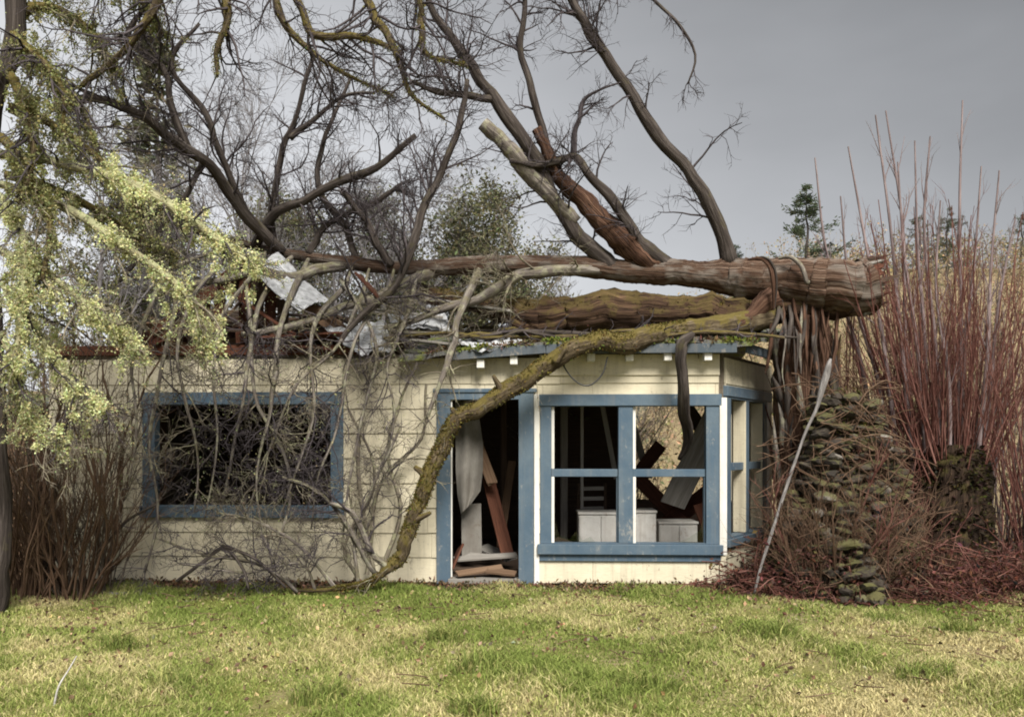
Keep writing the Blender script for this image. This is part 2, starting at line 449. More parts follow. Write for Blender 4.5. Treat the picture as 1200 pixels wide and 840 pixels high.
M_shootpale = bark('grey_shoot', (0.10, 0.075, 0.075), (0.22, 0.17, 0.17), (0.38, 0.31, 0.31))
M_brownshoot = bark('brown_shoot', (0.05, 0.03, 0.02), (0.12, 0.075, 0.05), (0.24, 0.16, 0.11))
M_leafcol = colmat('leaf_colours', 0.8, 0.3)
M_litter = colmat('litter_colours', 0.9, 0.1)
M_grass = colmat('grass_blades', 0.7, 0.3)

# ------------------------------------------------------------------ terrain
def ground_z(x, y):
    x = np.asarray(x, float); y = np.asarray(y, float)
    s = np.clip((y - 17) / 30.0, 0, 1); s = s * s * (3 - 2 * s)
    h = 4.5 + 6.3 * np.clip((x - 2) / 12.0, 0, 1)
    near = 0.035 * np.sin(x * 1.7 + 1) * np.sin(y * 1.3) + 0.02 * np.sin(x * 4.1 + y * 3.3) 
    return s * h + near + np.clip((y - 60) / 400, 0, 1) * 20

xs = np.concatenate([np.linspace(-500, -20, 14)[:-1], np.linspace(-20, 24, 150), np.linspace(24, 500, 14)[1:]])
ys = np.concatenate([np.linspace(-60, 3, 12)[:-1], np.linspace(3, 13, 70)[:-1], np.linspace(13, 60, 50)[:-1], np.linspace(60, 600, 12)])
GX, GY = np.meshgrid(xs, ys)
V = np.stack([GX, GY, ground_z(GX, GY)], -1).reshape(-1, 3)
nx = len(xs); i = np.arange(len(ys) - 1)[:, None] * nx + np.arange(nx - 1)[None, :]
Q = np.stack([i, i + 1, i + 1 + nx, i + nx], -1).reshape(-1, 4)
def groundmat():
    m, nt, b = new_mat('lawn_ground'); t = NT(nt); p = t.n('ShaderNodeNewGeometry').outputs['Position']
    f = t.noise(p, 0.9, 5, 0.65); f2 = t.noise(p, 9, 5, 0.7); f3 = t.noise(p, 60, 3, 0.6)
    g1 = t.mix(f2, (0.12, 0.13, 0.03), (0.27, 0.27, 0.075))
    g2 = t.mix(f2, (0.26, 0.20, 0.11), (0.44, 0.38, 0.22))
    c = t.mix(t.fac(f, 0.42, 0.62), g1, g2)
    c = t.mix(t.math('MULTIPLY', t.fac(f3, 0.35, 0.7), 0.5), c, (0.07, 0.055, 0.03))
    sp = t.n('ShaderNodeSeparateXYZ'); t.l(p, sp.inputs[0])
    wall = t.fac(t.math('ADD', sp.outputs[1], t.math('MULTIPLY', f2, 0.8)), 9.75, 10.05)
    c = t.mix(wall, c, t.mix(f2, (0.05, 0.032, 0.02), (0.15, 0.10, 0.06)))
    hill = t.fac(t.math('ADD', sp.outputs[1], t.math('MULTIPLY', f, 6.0)), 18, 22)
    c = t.mix(hill, c, t.mix(f2, (0.20, 0.155, 0.09), (0.38, 0.31, 0.19)))
    t.l(c, b.inputs['Base Color']); b.inputs['Roughness'].default_value = 0.95; b.inputs['Specular IOR Level'].default_value = 0.1
    t.bump(t.math('ADD', f2, f3), b, 0.6, 0.05)
    return m
lawn = mobj('lawn', np_mesh('lawn', V, Q), groundmat()); lawn['kind'] = 'structure'

# ------------------------------------------------------------------ the house
HA = radians(2.5); HC = np.array([248 / F * 10.0, 10.0])
def wu(px, v=0.0):
    s = (px - 600.0) / F; cx = HC[0] + v * sin(HA); cy = HC[1] + v * cos(HA)
    return (s * cy - cx) / (cos(HA) + s * sin(HA))
def wz(px, py, v=0.0):
    Y = HC[1] + v * cos(HA) - wu(px, v) * sin(HA)
    return CAMZ - (py - HY) * Y / F
house = thing('house', 'derelict cream cottage with blue trim crushed under the fallen tree', 'house', (HC[0], HC[1], 0), -HA)

_bm_cache = {}
def box(name, x, y, z, mat, parent, frame=None, bevel=0.004, jit=0.0, rot=None):
    """box in house space; frame=(ox,oy,rotz) gives another local frame; each box centred on its own origin"""
    sx_, sy_, sz_ = abs(x[1] - x[0]), abs(y[1] - y[0]), abs(z[1] - z[0])
    key = (round(sx_, 3), round(sy_, 3), round(sz_, 3), bevel, mat.name)
    if key in _bm_cache and jit == 0: me = _bm_cache[key]
    else:
        bm = bmesh.new(); bmesh.ops.create_cube(bm, size=1.0)
        for v in bm.verts:
            v.co = Vector((v.co.x * sx_, v.co.y * sy_, v.co.z * sz_))
            if jit: v.co += Vector((random.uniform(-jit, jit), random.uniform(-jit, jit), random.uniform(-jit, jit)))
        if bevel: bmesh.ops.bevel(bm, geom=bm.edges[:], offset=min(bevel, min(sx_, sy_, sz_) * 0.3), segments=1, affect='EDGES')
        me = bpy.data.meshes.new(name); bm.to_mesh(me); bm.free(); me.materials.append(mat)
        if jit == 0: _bm_cache[key] = me
    o = bpy.data.objects.new(name, me); link(o, parent)
    c = Vector(((x[0] + x[1]) / 2, (y[0] + y[1]) / 2, (z[0] + z[1]) / 2)); r = 0.0
    if frame:
        r = frame[2]; c = Matrix.Rotation(r, 3, 'Z') @ c + Vector((frame[0], frame[1], 0))
    o.location = c; o.rotation_euler = (0, 0, r)
    if rot is not None: o.rotation_euler = (rot[0], rot[1], rot[2] + r)
    if parent is not None and parent.type == 'MESH':          # sub-part: keep house-space placement
        o.matrix_parent_inverse = parent.matrix_basis.inverted()
    return o

def anchor_mesh(name, boxes, mat, parent, frame=None):
    """several boxes as one mesh at the house (or frame) origin"""
    bm = bmesh.new()
    for x, y, z in boxes:
        r = bmesh.ops.create_cube(bm, size=1.0)
        for v in r['verts']:
            v.co = Vector(((x[0] + x[1]) / 2 + v.co.x * (x[1] - x[0]), (y[0] + y[1]) / 2 + v.co.y * (y[1] - y[0]), (z[0] + z[1]) / 2 + v.co.z * (z[1] - z[0])))
    me = bpy.data.meshes.new(name); bm.to_mesh(me); bm.free(); me.materials.append(mat)
    o = bpy.data.objects.new(name, me); link(o, parent)
    if frame: o.location = (frame[0], frame[1], 0); o.rotation_euler = (0, 0, frame[2])
    return o

WT = 0.11                      # wall thickness
ZT = 2.66                      # top of the walls
UL = wu(58)                    # left end of the front wall
# openings in the front wall (u0,u1,z0,z1)
lw = (wu(172), wu(400), wz(285, 604), wz(285, 461))
dr = (wu(520), wu(617), 0.02, wz(565, 460))
rw = (wu(636), wu(838), wz(735, 652), wz(735, 464))
OPEN = [lw, dr, rw]

def wall_pieces(u0, u1, z0, z1, openings):
    us = sorted({u0, u1} | {o[0] for o in openings} | {o[1] for o in openings})
    out = []
    for a, b in zip(us[:-1], us[1:]):
        zs = [(z0, z1)]
        for o in openings:
            if o[0] <= a + 1e-6 and o[1] >= b - 1e-6:
                zs = [p for q in zs for p in ((q[0], min(q[1], o[2])), (max(q[0], o[3]), q[1])) if p[1] - p[0] > 0.01]
        out += [(a, b, p, q) for p, q in zs]
    return out

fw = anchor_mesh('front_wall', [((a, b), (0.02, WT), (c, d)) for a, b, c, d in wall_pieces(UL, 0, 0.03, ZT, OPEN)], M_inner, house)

_board_k = 0
def siding(parent, u0, u1, z0, z1, openings, course, lens, frame=None, mat=None, seed=3):
    """lapped siding: each board its own object"""
    r = random.Random(seed); z = z0; row = 0
    while z < z1 - 0.03:
        zz = min(z + course, z1)
        segs = [(u0, u1)]
        for o in openings:
            if o[2] < zz - 0.02 and o[3] > z + 0.02:
                if o[3] < zz - 0.03 or o[2] > z + 0.03:
                    pass
                segs = [p for q in segs for p in ((q[0], min(q[1], o[0])), (max(q[0], o[1]), q[1])) if p[1] - p[0] > 0.015]
        # partial strips above / below an opening inside the course
        strips = [(a, b, z, zz) for a, b in segs]
        for o in openings:
            if o[2] < zz - 0.02 and o[3] > z + 0.02:
                if o[3] < zz - 0.03: strips.append((o[0], o[1], o[3], zz))
                if o[2] > z + 0.03: strips.append((o[0], o[1], z, o[2]))
        for a, b, p, q in strips:
            x = a; first = True
            while x < b - 0.01:
                ln = r.uniform(*lens) * (0.5 if first and row % 2 else 1.0); first = False
                e = min(b, x + ln)
                if b - e < 0.12: e = b
                bm = bmesh.new()
                g = 0.0012; t0 = 0.020 + r.uniform(-.002, .003); dz = r.uniform(-0.004, 0.004); sk = r.uniform(-0.004, 0.004)
                L = (e - x) / 2 - g; H = (q - p) / 2
                co = [(-L, -t0, -H - 0.012 + dz), (L, -t0, -H - 0.012 + dz + sk), (L, -0.006, H), (-L, -0.006, H),
                      (-L, 0.017, -H - 0.012 + dz), (L, 0.017, -H - 0.012 + dz + sk), (L, 0.017, H), (-L, 0.017, H)]
                vs = [bm.verts.new(c) for c in co]
                for f_ in ((0, 1, 2, 3), (5, 4, 7, 6), (4, 5, 1, 0), (3, 2, 6, 7), (4, 0, 3, 7), (1, 5, 6, 2)):
                    bm.faces.new([vs[k] for k in f_])
                bmesh.ops.bevel(bm, geom=bm.edges[:], offset=0.002, segments=1, affect='EDGES')
                me = bpy.data.meshes.new('siding_board'); bm.to_mesh(me); bm.free(); me.materials.append(mat or M_cream)
                o_ = bpy.data.objects.new('siding_board', me); link(o_, parent)
                c = Vector(((x + e) / 2, 0, (p + q) / 2)); o_.location = c
                x = e
        z = zz; row += 1
siding(fw, UL, -0.055, 0.05, ZT - 0.02, OPEN, 0.285, (0.75, 1.45), seed=5)

# ---- canted end wall (turns away beside the broken trunk)
cw_dir_w = np.array([1.0, 1.55]); CL = float(np.linalg.norm(cw_dir_w)); cw_ang = math.atan2(cw_dir_w[1], cw_dir_w[0]) + HA
CF = (0.0, 0.0, cw_ang)        # frame: local x runs along the canted wall, local -y faces out
cwin = (0.12, 1.50, wz(850, 632), wz(850, 464))
cw = anchor_mesh('end_wall', [((a, b), (0.02, WT), (c, d)) for a, b, c, d in wall_pieces(0.0, CL, 0.03, ZT, [cwin])], M_inner, house, CF)
siding(cw, 0.05, CL, 0.05, ZT - 0.02, [cwin], 0.285, (0.9, 1.6), seed=8)
box('corner_post', (-0.052, 0.03), (-0.045, 0.02), (wz(848, 650), wz(848, 466)), M_white, house)
box('corner_post', (-0.048, 0.022), (-0.032, 0.02), (0.04, wz(848, 651)), M_cream, house)

# ---- right end wall behind the cant, back wall and left end wall
ex, ey = CL * cos(cw_ang), CL * sin(cw_ang)
BV = 4.6
rwin = (1.0, 2.5, 0.75, 2.2)
RFm = (ex, ey, pi / 2)
rwall = anchor_mesh('side_wall', [((a, b), (0.0, WT), (c, d)) for a, b, c, d in wall_pieces(0, BV - ey, 0.03, ZT, [rwin])], M_cream, house, RFm)
for q in (1.0, 1.34, 1.72, 2.1, 2.46):
    box('window_post', (q - 0.04, q + 0.05), (0.01, 0.08), (0.75, 2.2), M_cream, rwall, None).location = (q, 0.045, 1.475)
    rwall.children[-1].matrix_parent_inverse = Matrix.Identity(4)
bwin = [(wu(736, BV), wu(852, BV), 0.72, 2.42), (UL + 2.2, UL + 3.2, 1.0, 2.0)]
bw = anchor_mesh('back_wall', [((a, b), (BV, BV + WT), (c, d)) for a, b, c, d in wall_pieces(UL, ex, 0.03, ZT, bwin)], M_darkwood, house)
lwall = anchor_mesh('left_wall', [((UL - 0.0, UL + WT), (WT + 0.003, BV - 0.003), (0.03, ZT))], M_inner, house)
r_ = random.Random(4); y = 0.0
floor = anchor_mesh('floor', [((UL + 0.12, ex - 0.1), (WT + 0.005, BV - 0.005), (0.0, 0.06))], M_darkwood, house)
v = WT + 0.02
while v < 2.6:
    box('floor_board', (wu(505), -0.1 + v * 0.5), (v, v + 0.135), (0.062, 0.085), M_darkwood, floor); v += 0.14

anchor_mesh('light_block_ceiling', [((UL + .12, wu(470)), (WT + .005, BV - .005), (ZT - .06, ZT - .02))], M_darkwood, house)  # added panel, blocks light falling through the broken roof into the room
# ---- door frame
zt = dr[3]; zl = wz(565, 468)
dfm = anchor_mesh('door_frame', [((wu(512), wu(528)), (-0.035, WT), (0.03, zt + 0.03)), ((wu(608), wu(625.5)), (-0.035, WT), (0.03, zt + 0.03)),
      ((wu(528) + .001, wu(608) - .001), (-0.033, WT), (zl, zt + 0.03))], M_blue, house)
box('head_trim', (wu(508), wu(629)), (-0.05, -0.034), (zt - 0.0, zt + 0.045), M_blue, dfm)
box('threshold', (wu(526), wu(610)), (-0.10, 0.16), (0.035, 0.085), M_greywood, dfm)
box('hinge_stop', (wu(528) + .002, wu(529.8)), (-0.005, 0.05), (0.09, zl), M_white, dfm)
box('trim_board', (wu(626), wu(632)), (-0.042, 0.018), (wz(629, 688), wz(629, 462)), M_white, house)

# ---- right window : frame with two double-hung lights
u0, u1 = wu(633), wu(844); um0, um1 = wu(724.5), wu(741.5)
zs0, zs1 = wz(738, 656), wz(738, 637); zt0, zt1 = wz(738, 476), wz(738, 462); zr0, zr1 = wz(738, 558.5), wz(738, 549.5)
def ring(name, o, i_, y, mat, parent, frame=None):
    """one continuous rectangular frame: o/i_ = outer/inner (u0,u1,z0,z1)"""
    bm = bmesh.new(); L = []
    for (u0_, u1_, z0_, z1_) in (o, i_):
        for yy_ in y: L.append([bm.verts.new(c) for c in ((u0_, yy_, z0_), (u1_, yy_, z0_), (u1_, yy_, z1_), (u0_, yy_, z1_))])
    of, ob, nf, nb_ = L
    for k in range(4):
        j = (k + 1) % 4
        for q in ((of[k], of[j], nf[j], nf[k]), (nb_[k], nb_[j], ob[j], ob[k]), (of[j], of[k], ob[k], ob[j]), (nf[k], nf[j], nb_[j], nb_[k])): bm.faces.new(q)
    bmesh.ops.bevel(bm, geom=bm.edges[:], offset=.003, segments=1, affect='EDGES')
    me = bpy.data.meshes.new(name); bm.to_mesh(me); bm.free(); me.materials.append(mat)
    ob_ = bpy.data.objects.new(name, me); link(ob_, parent)
    if frame: ob_.location = (frame[0], frame[1], 0); ob_.rotation_euler = (0, 0, frame[2])
    return ob_
win = ring('window', (u0, u1, zs1, zt1 - .01), (wu(646), wu(827), zs1 + .012, zt0 + .002), (-0.03, WT), M_blue, house)
box('mullion', (um0, um1), (-0.026, WT - .002), (zs1 + .013, zt0 + .001), M_blue, win)
win['label'] = 'blue framed window of four broken-out lights beside the doorway'
box('head_trim', (u0 - 0.01, u1 + 0.01), (-0.047, -0.0305), (zt0 + .004, zt1), M_blue, win)
box('sill', (u0 - 0.03, u1 + 0.02), (-0.085, WT), (zs0 + 0.07, zs1 - .001), M_blue, win)
box('apron', (u0 - 0.01, u1), (-0.04, 0.015), (zs0 - 0.01, zs0 + 0.069), M_blue, win)
for a, b in ((646, 724.5), (741.5, 827)):
    box('meeting_rail', (wu(a) + .001, wu(b) - .001), (0.0, 0.06), (zr0, zr1), M_blue, win)
    box('jamb_liner', (wu(a) + .001, wu(a + 3.6)), (-0.012, 0.09), (zs1 + .001, zr0 - .001), M_white, win)
    box('jamb_liner', (wu(a) + .001, wu(a + 3.6)), (0.01, 0.09), (zr1 + .001, zt0 - .001), M_white, win)
    box('jamb_liner', (wu(b - 2.0), wu(b) - .001), (0.012, 0.09), (zs1 + .001, zr0 - .001), M_blue, win)
def shard(parent, pts, y, frame=None):
    bm = bmesh.new()
    a = [bm.verts.new((p[0], y, p[1])) for p in pts]; b = [bm.verts.new((p[0], y + 0.003, p[1])) for p in pts]
    bm.faces.new(a); bm.faces.new(b[::-1])
    for k in range(len(pts)):
        j = (k + 1) % len(pts); bm.faces.new((a[j], a[k], b[k], b[j]))
    me = bpy.data.meshes.new('glass_shard'); bm.to_mesh(me); bm.free(); me.materials.append(M_glass)
    o = bpy.data.objects.new('glass_shard', me); link(o, parent); return o
def wp(px, py): return (wu(px), wz(px, py))
shard(win, [wp(649, 637), wp(700, 637), wp(692, 629), wp(683, 633), wp(676, 622), wp(668, 631), wp(655, 627), wp(651, 610)], 0.03)
shard(win, [wp(745, 476), wp(745, 500), wp(751, 490), wp(760, 476)], 0.03)
shard(win, [wp(827, 637), wp(827, 600), wp(820, 622), wp(806, 631), wp(790, 637)], 0.03)

# ---- left window
a0, a1 = wu(168), wu(403); b0, b1 = wz(285, 606), wz(285, 460); wf = 14
lwin = ring('window', (a0, a1, b0 + .02, b1), (wu(182.5), wu(388), wz(285, 592), wz(285, 474.5)), (-0.03, WT), M_blue, house)
lwin['label'] = 'wide empty blue framed window behind the tangle of twigs'
box('head_trim', (a0 - .01, a1 + .01), (-0.044, -0.0305), (wz(285, 474), b1 + .004), M_blue, lwin)
box('sill', (a0 - .02, a1 + .02), (-0.065, -0.0305), (b0, wz(285, 592.5)), M_blue, lwin)
shard(lwin, [wp(388, 474), wp(388, 520), wp(375, 505), wp(352, 486), wp(340, 474)], 0.05)
shard(lwin, [wp(183, 592), wp(183, 560), wp(196, 575), wp(215, 581), wp(240, 592)], 0.05)

# ---- canted window
c0, c1, d0, d1 = cwin
cwn = ring('window', (c0 - .08, c1 + .05, d0, d1), (c0 + .05, c1 - .08, d0 + .02, d1 - .02), (-0.03, WT), M_blue, house, CF)
o = box('mullion', (0.74, 0.84), (-0.026, WT - .002), (d0 + .021, d1 - .021), M_blue, cwn); o.matrix_parent_inverse = Matrix.Identity(4)
cwn['label'] = 'narrow four-light blue window on the receding end wall'
for a, b in ((c0 + .051, .739), (.841, c1 - .081)):
    o = box('meeting_rail', (a, b), (0.0, 0.06), (1.32, 1.41), M_blue, cwn); o.matrix_parent_inverse = Matrix.Identity(4)
o = box('head_trim', (c0 - .1, CL - 0.1), (-0.045, WT), (d1 + .001, d1 + .12), M_blue, cwn); o.matrix_parent_inverse = Matrix.Identity(4)
o = box('sill', (c0 - .1, c1 + .1), (-0.07, WT), (d0 - .09, d0 - .001), M_blue, cwn); o.matrix_parent_inverse = Matrix.Identity(4)
for q in (.739, c1 - .081):
    o = box('jamb_liner', (q - .035, q - .001), (-.022, .13), (d0 + .025, d1 - .025), M_cream, cwn); o.matrix_parent_inverse = Matrix.Identity(4)
for q in (.30, .98):
    o = box('inner_post', (q, q + .17), (.16, .24), (.1, d1 + .1), M_cream, cwn); o.matrix_parent_inverse = Matrix.Identity(4)
o = box('trim_board', (c1 + .055, c1 + .15), (-0.035, 0.018), (0.5, d1), M_white, cwn); o.matrix_parent_inverse = Matrix.Identity(4)

# ---- roof over the right half
RU0, RU1 = wu(470), ex + 0.12
rz0 = 2.70; rsl = 0.20
def roof_slab(name, u0, u1, v0, v1, zf, th, mat, parent, nx=40, ny=24, amp=0.02, seed=1, corner=None):
    r2 = np.random.default_rng(seed)
    U, Vv = np.meshgrid(np.linspace(u0, u1, nx), np.linspace(v0, v1, ny))
    if corner is not None:                       # clip the front right corner along the canted wall
        lim = corner(Vv); U = u0 + (U - u0) * (lim - u0) / (u1 - u0)
    Z = zf(U, Vv) + amp * (np.sin(U * 5.1 + 1) * np.sin(Vv * 6.3) + r2.normal(size=U.shape) * 0.35)
    top = np.stack([U, Vv, Z], -1).reshape(-1, 3); bot = top.copy(); bot[:, 2] -= th
    n = nx * ny; i = np.arange(ny - 1)[:, None] * nx + np.arange(nx - 1)[None, :]
    qt = np.stack([i, i + 1, i + 1 + nx, i + nx], -1).reshape(-1, 4); qb = qt[:, ::-1] + n
    e = []
    for a in range(nx - 1): e += [(a + 1, a, a + n, a + 1 + n)]; b = (ny - 1) * nx; e += [(b + a, b + a + 1, b + a + 1 + n, b + a + n)]
    for a in range(ny - 1): e += [(a * nx, (a + 1) * nx, (a + 1) * nx + n, a * nx + n), ((a + 1) * nx + nx - 1, a * nx + nx - 1, a * nx + nx - 1 + n, (a + 1) * nx + nx - 1 + n)]
    me = np_mesh(name, np.concatenate([top, bot]), np.concatenate([qt, qb, np.array(e)]), smooth=False)
    return mobj(name, me, mat, parent)
sag = lambda U: -0.16 * np.clip((wu(640) - U) / 1.6, 0, 1)
cornerf = lambda Vv: np.minimum(RU1, 0.10 + np.maximum(Vv + 0.3, 0) * (ex / ey) + 0.12)
roof = roof_slab('roof', RU0, RU1, -0.24, 2.5, lambda U, V_: rz0 + 0.075 + rsl * (V_ + 0.24) + sag(U), 0.045, M_roof, house, corner=cornerf)
roof_b = roof_slab('roof_back', RU0, RU1, 2.49, BV + 0.3, lambda U, V_: rz0 + 0.075 + rsl * 2.74 - rsl * (V_ - 2.49) + sag(U), 0.045, M_roof, house)
box('fascia', (wu(640), 0.10), (-0.245, -0.215), (rz0 - 0.06, rz0 + 0.045), M_slate, roof)
f2_ = box('fascia', (wu(530), wu(640) - .004), (-0.245, -0.215), (rz0 - 0.06, rz0 + 0.04), M_slate, roof, rot=(0, -0.07, 0)); f2_.location.z -= 0.035
fcl = CL * 0.95
box('fascia', (0.02, fcl), (-0.20, -0.17), (rz0 - 0.05, rz0 + 0.06), M_slate, roof, (0.06, -0.05, cw_ang))
for px in (563, 602, 646, 693, 738, 783, 830):
    u = wu(px, -0.2); zz = rz0 - 0.055 + (float(sag(np.array(u))) if px < 640 else 0)
    box('rafter_tail', (u - 0.042, u + 0.042), (-0.205, 0.35), (zz - 0.085, zz + 0.01), M_white, roof, rot=(0.0, 0, 0))
for q in range(5):
    u = 0.25 + q * 0.32
n = 5200; mu = rng.uniform(RU0 + .3, .35, n); mv = -.25 + rng.random(n) ** 2 * 1.2; kk = np.sin(mu * 6) + np.sin(mu * 13 + 1) * .8 + rng.normal(size=n) * .4 > .2
mz = rz0 + .08 + rsl * (mv + .24) + sag(mu)
rm_ = mobj('roof_moss', leaf_mesh('roof_moss', [leaves(np.stack([mu, mv, mz], 1)[kk], .045, .6, up=.5, col=(.14, .16, .035), cj=.35), leaves(np.stack([mu, mv, mz], 1)[~kk][:1500], .06, .3, up=.1, col=(.15, .10, .06), cj=.45)]), M_leafcol, roof); rm_['kind'] = 'stuff'
# frieze under the eave
box('frieze', (wu(632), -0.05), (-0.036, -0.012), (wz(740, 440), ZT - 0.01), M_cream, house)

# ---- collapsed left half of the roof: plate, rafters, deck planks, torn metal sheets
plate = box('wall_plate', (UL - 0.05, wu(432)), (-0.05, 0.14), (ZT + 0.002, ZT + 0.115), M_redwood, house)
rid = lambda U: 3.62 - 0.10 * np.clip((U - wu(250)) / 2.5, 0, 1) * 6
r_ = random.Random(12)
def beam(name, a, b, wdt, hgt, mat, parent, roll=0.0):
    """a plank or beam between two house-space points"""
    a, b = Vector(a), Vector(b); d = b - a; L = d.length
    bm = bmesh.new(); bmesh.ops.create_cube(bm, size=1.0)
    for v in bm.verts:
        v.co = Vector((v.co.x * L, v.co.y * wdt, v.co.z * hgt))
        if v.co.x > 0: v.co.x += r_.uniform(-0.03, 0.03)
    bmesh.ops.bevel(bm, geom=bm.edges[:], offset=min(wdt, hgt) * 0.12, segments=1, affect='EDGES')
    me = bpy.data.meshes.new(name); bm.to_mesh(me); bm.free(); me.materials.append(mat)
    o = bpy.data.objects.new(name, me); link(o, parent)
    x = d.normalized(); up = Vector((0, 0, 1)) if abs(x.z) < 0.95 else Vector((0, 1, 0))
    yv = up.cross(x).normalized(); zv = x.cross(yv)
    Mx = Matrix((x, yv, zv)).transposed().to_4x4() @ Matrix.Rotation(roll, 4, 'X'); Mx.translation = (a + b) / 2
    o.matrix_basis = Mx
    if parent is not None and parent.type == 'MESH': o.matrix_parent_inverse = parent.matrix_basis.inverted()
    return o
def hp(px, py, v): return (wu(px, v), v, wz(px, py, v))
deck = box('roof_frame', (wu(150), wu(420)), (2.25, 2.37), (3.18, 3.36), M_darkwood, house, rot=(0, 0.10, 0))
for px in (165, 205, 243, 282, 322, 362, 402):
    u = wu(px); beam('rafter', (u, -0.1, ZT + 0.19), (u + r_.uniform(-.15, .15), 2.3, 3.36 - 0.03 * (u - UL) + r_.uniform(-.06, .06)), 0.05, 0.13, M_redwood, deck)
for k in range(14):                                        # surviving deck planks
    v = 0.05 + k * 0.165
    if k in (2, 3, 5, 9): continue
    s0 = r_.choice((170, 200, 235, 290)); s1 = r_.choice((300, 345, 390, 425))
    z = ZT + 0.27 + v * 0.30 + r_.uniform(-.02, .02)
    beam('deck_plank', (wu(s0), v, z), (wu(s1), v + r_.uniform(-.05, .05), z - 0.10 + r_.uniform(-.04, .04)), 0.15, 0.022, r_.choice((M_brownwood, M_darkwood, M_greywood)), deck, 0.28)
for (p, q, m_) in (((245, 392, -0.1), (305, 330, 0.6), M_brownwood), ((262, 338, 0.2), (345, 392, -0.12), M_redwood), ((300, 398, -0.15), (400, 392, -0.15), M_redwood),
                   ((360, 352, 0.5), (440, 395, 0.1), M_darkwood), ((420, 322, 0.4), (448, 352, 0.1), M_redwood), ((180, 405, -0.1), (250, 380, 0.4), M_redwood),
                   ((410, 360, 0.5), (520, 372, 0.4), M_greywood), ((450, 395, 0.0), (540, 405, -0.1), M_greywood), ((170, 370, 0.5), (230, 392, 0.1), M_brownwood),
                   ((335, 405, -0.12), (395, 410, -0.12), M_redwood), ((500, 350, 0.6), (600, 365, 0.3), M_greywood)):
    beam('roof_plank', hp(*p), hp(*q), r_.uniform(.10, .16), 0.028, m_, deck, r_.uniform(-.5, .5))
GV = 0.30
gl, gp_, gr_ = (172, 402), (290, 308), (408, 394)
for k in range(15):
    px = 184 + k * 14.6
    top = gl[1] + (gp_[1] - gl[1]) * (px - gl[0]) / (gp_[0] - gl[0]) if px < gp_[0] else gp_[1] + (gr_[1] - gp_[1]) * (px - gp_[0]) / (gr_[0] - gp_[0])
    if k in (1, 2, 6, 11): continue
    beam('gable_plank', hp(px, 412, GV), hp(px + r_.uniform(-3, 3), top + 6 + r_.uniform(0, 10), GV + r_.uniform(-.04, .04)), .135, .022, r_.choice((M_darkwood, M_brownwood, M_redwood)), deck)
beam('barge_board', hp(gl[0] - 8, gl[1] + 4, GV - .12), hp(gp_[0], gp_[1], GV - .05), .045, .17, M_redwood, deck)
beam('barge_board', hp(gp_[0], gp_[1], GV - .05), hp(gr_[0], gr_[1], GV - .15), .045, .17, M_brownwood, deck)
for k in range(9):
    for sgn, e in ((0, gl), (1, gr_)):
        f0 = .06 + k * .105; px = gp_[0] + (e[0] - gp_[0]) * f0; py = gp_[1] + (e[1] - gp_[1]) * f0
        if (sgn, k) in ((0, 3), (0, 4), (1, 2), (1, 6)): continue
        a_ = hp(px, py - 4, GV - .18); beam('gable_roof_board', a_, (a_[0] + r_.uniform(-.05, .05), a_[1] + r_.uniform(1.1, 2.2), a_[2] + r_.uniform(-.1, .08)), .135, .022, r_.choice((M_brownwood, M_greywood, M_darkwood)), deck, (.62 if sgn else -.62))
def sheet(parent, corners, mat, nu=18, nv=8, corr=0.012, bend=0.05):
    """a torn corrugated sheet; corners (four house-space points)"""
    c = [np.array(p, float) for p in corners]
    s, t_ = np.meshgrid(np.linspace(0, 1, nu), np.linspace(0, 1, nv)); s = s[..., None]; t_ = t_[..., None]
    P = (c[0] * (1 - s) + c[1] * s) * (1 - t_) + (c[3] * (1 - s) + c[2] * s) * t_
    n_ = nrm(np.cross(c[1] - c[0], c[3] - c[0]))
    P = P + n_ * (corr * np.sin(s * 40) + bend * np.sin(t_ * 3 + s * 2) * np.sin(s * 5))
    P = P + rng.normal(size=P.shape) * 0.006
    top = P.reshape(-1, 3); bot = top - n_ * 0.006
    n = nu * nv; i = np.arange(nv - 1)[:, None] * nu + np.arange(nu - 1)[None, :]
    qt = np.stack([i, i + 1, i + 1 + nu, i + nu], -1).reshape(-1, 4)
    o = mobj('roof_sheet', np_mesh('roof_sheet', np.concatenate([top, bot]), np.concatenate([qt, qt[:, ::-1] + n])), mat, parent)
    o.matrix_parent_inverse = parent.matrix_basis.inverted(); return o
sheet(deck, [hp(286, 312, -0.12), hp(326, 300, 0.5), hp(388, 348, 0.3), hp(350, 366, -0.3)], M_metal)
sheet(deck, [hp(378, 383, -0.1), hp(452, 380, 0.2), hp(462, 408, -0.15), hp(424, 418, -0.35)], M_metal)
sheet(deck, [hp(530, 398, 0.0), hp(600, 396, 0.2), hp(640, 408, -0.1), hp(560, 412, -0.3)], M_metal, bend=0.03)
sheet(deck, [hp(455, 368, 0.8), hp(520, 366, 1.0), hp(530, 384, 0.5), hp(460, 388, 0.4)], M_metal)
# stovepipe-like ridge boards over the back
for k in range(7):
    v = 2.5 + k * 0.3
    beam('deck_plank', (UL, v, 3.36 - k * 0.06), (wu(470), v, 3.20 - k * 0.06), 0.29, 0.022, M_brownwood, deck, -0.2)

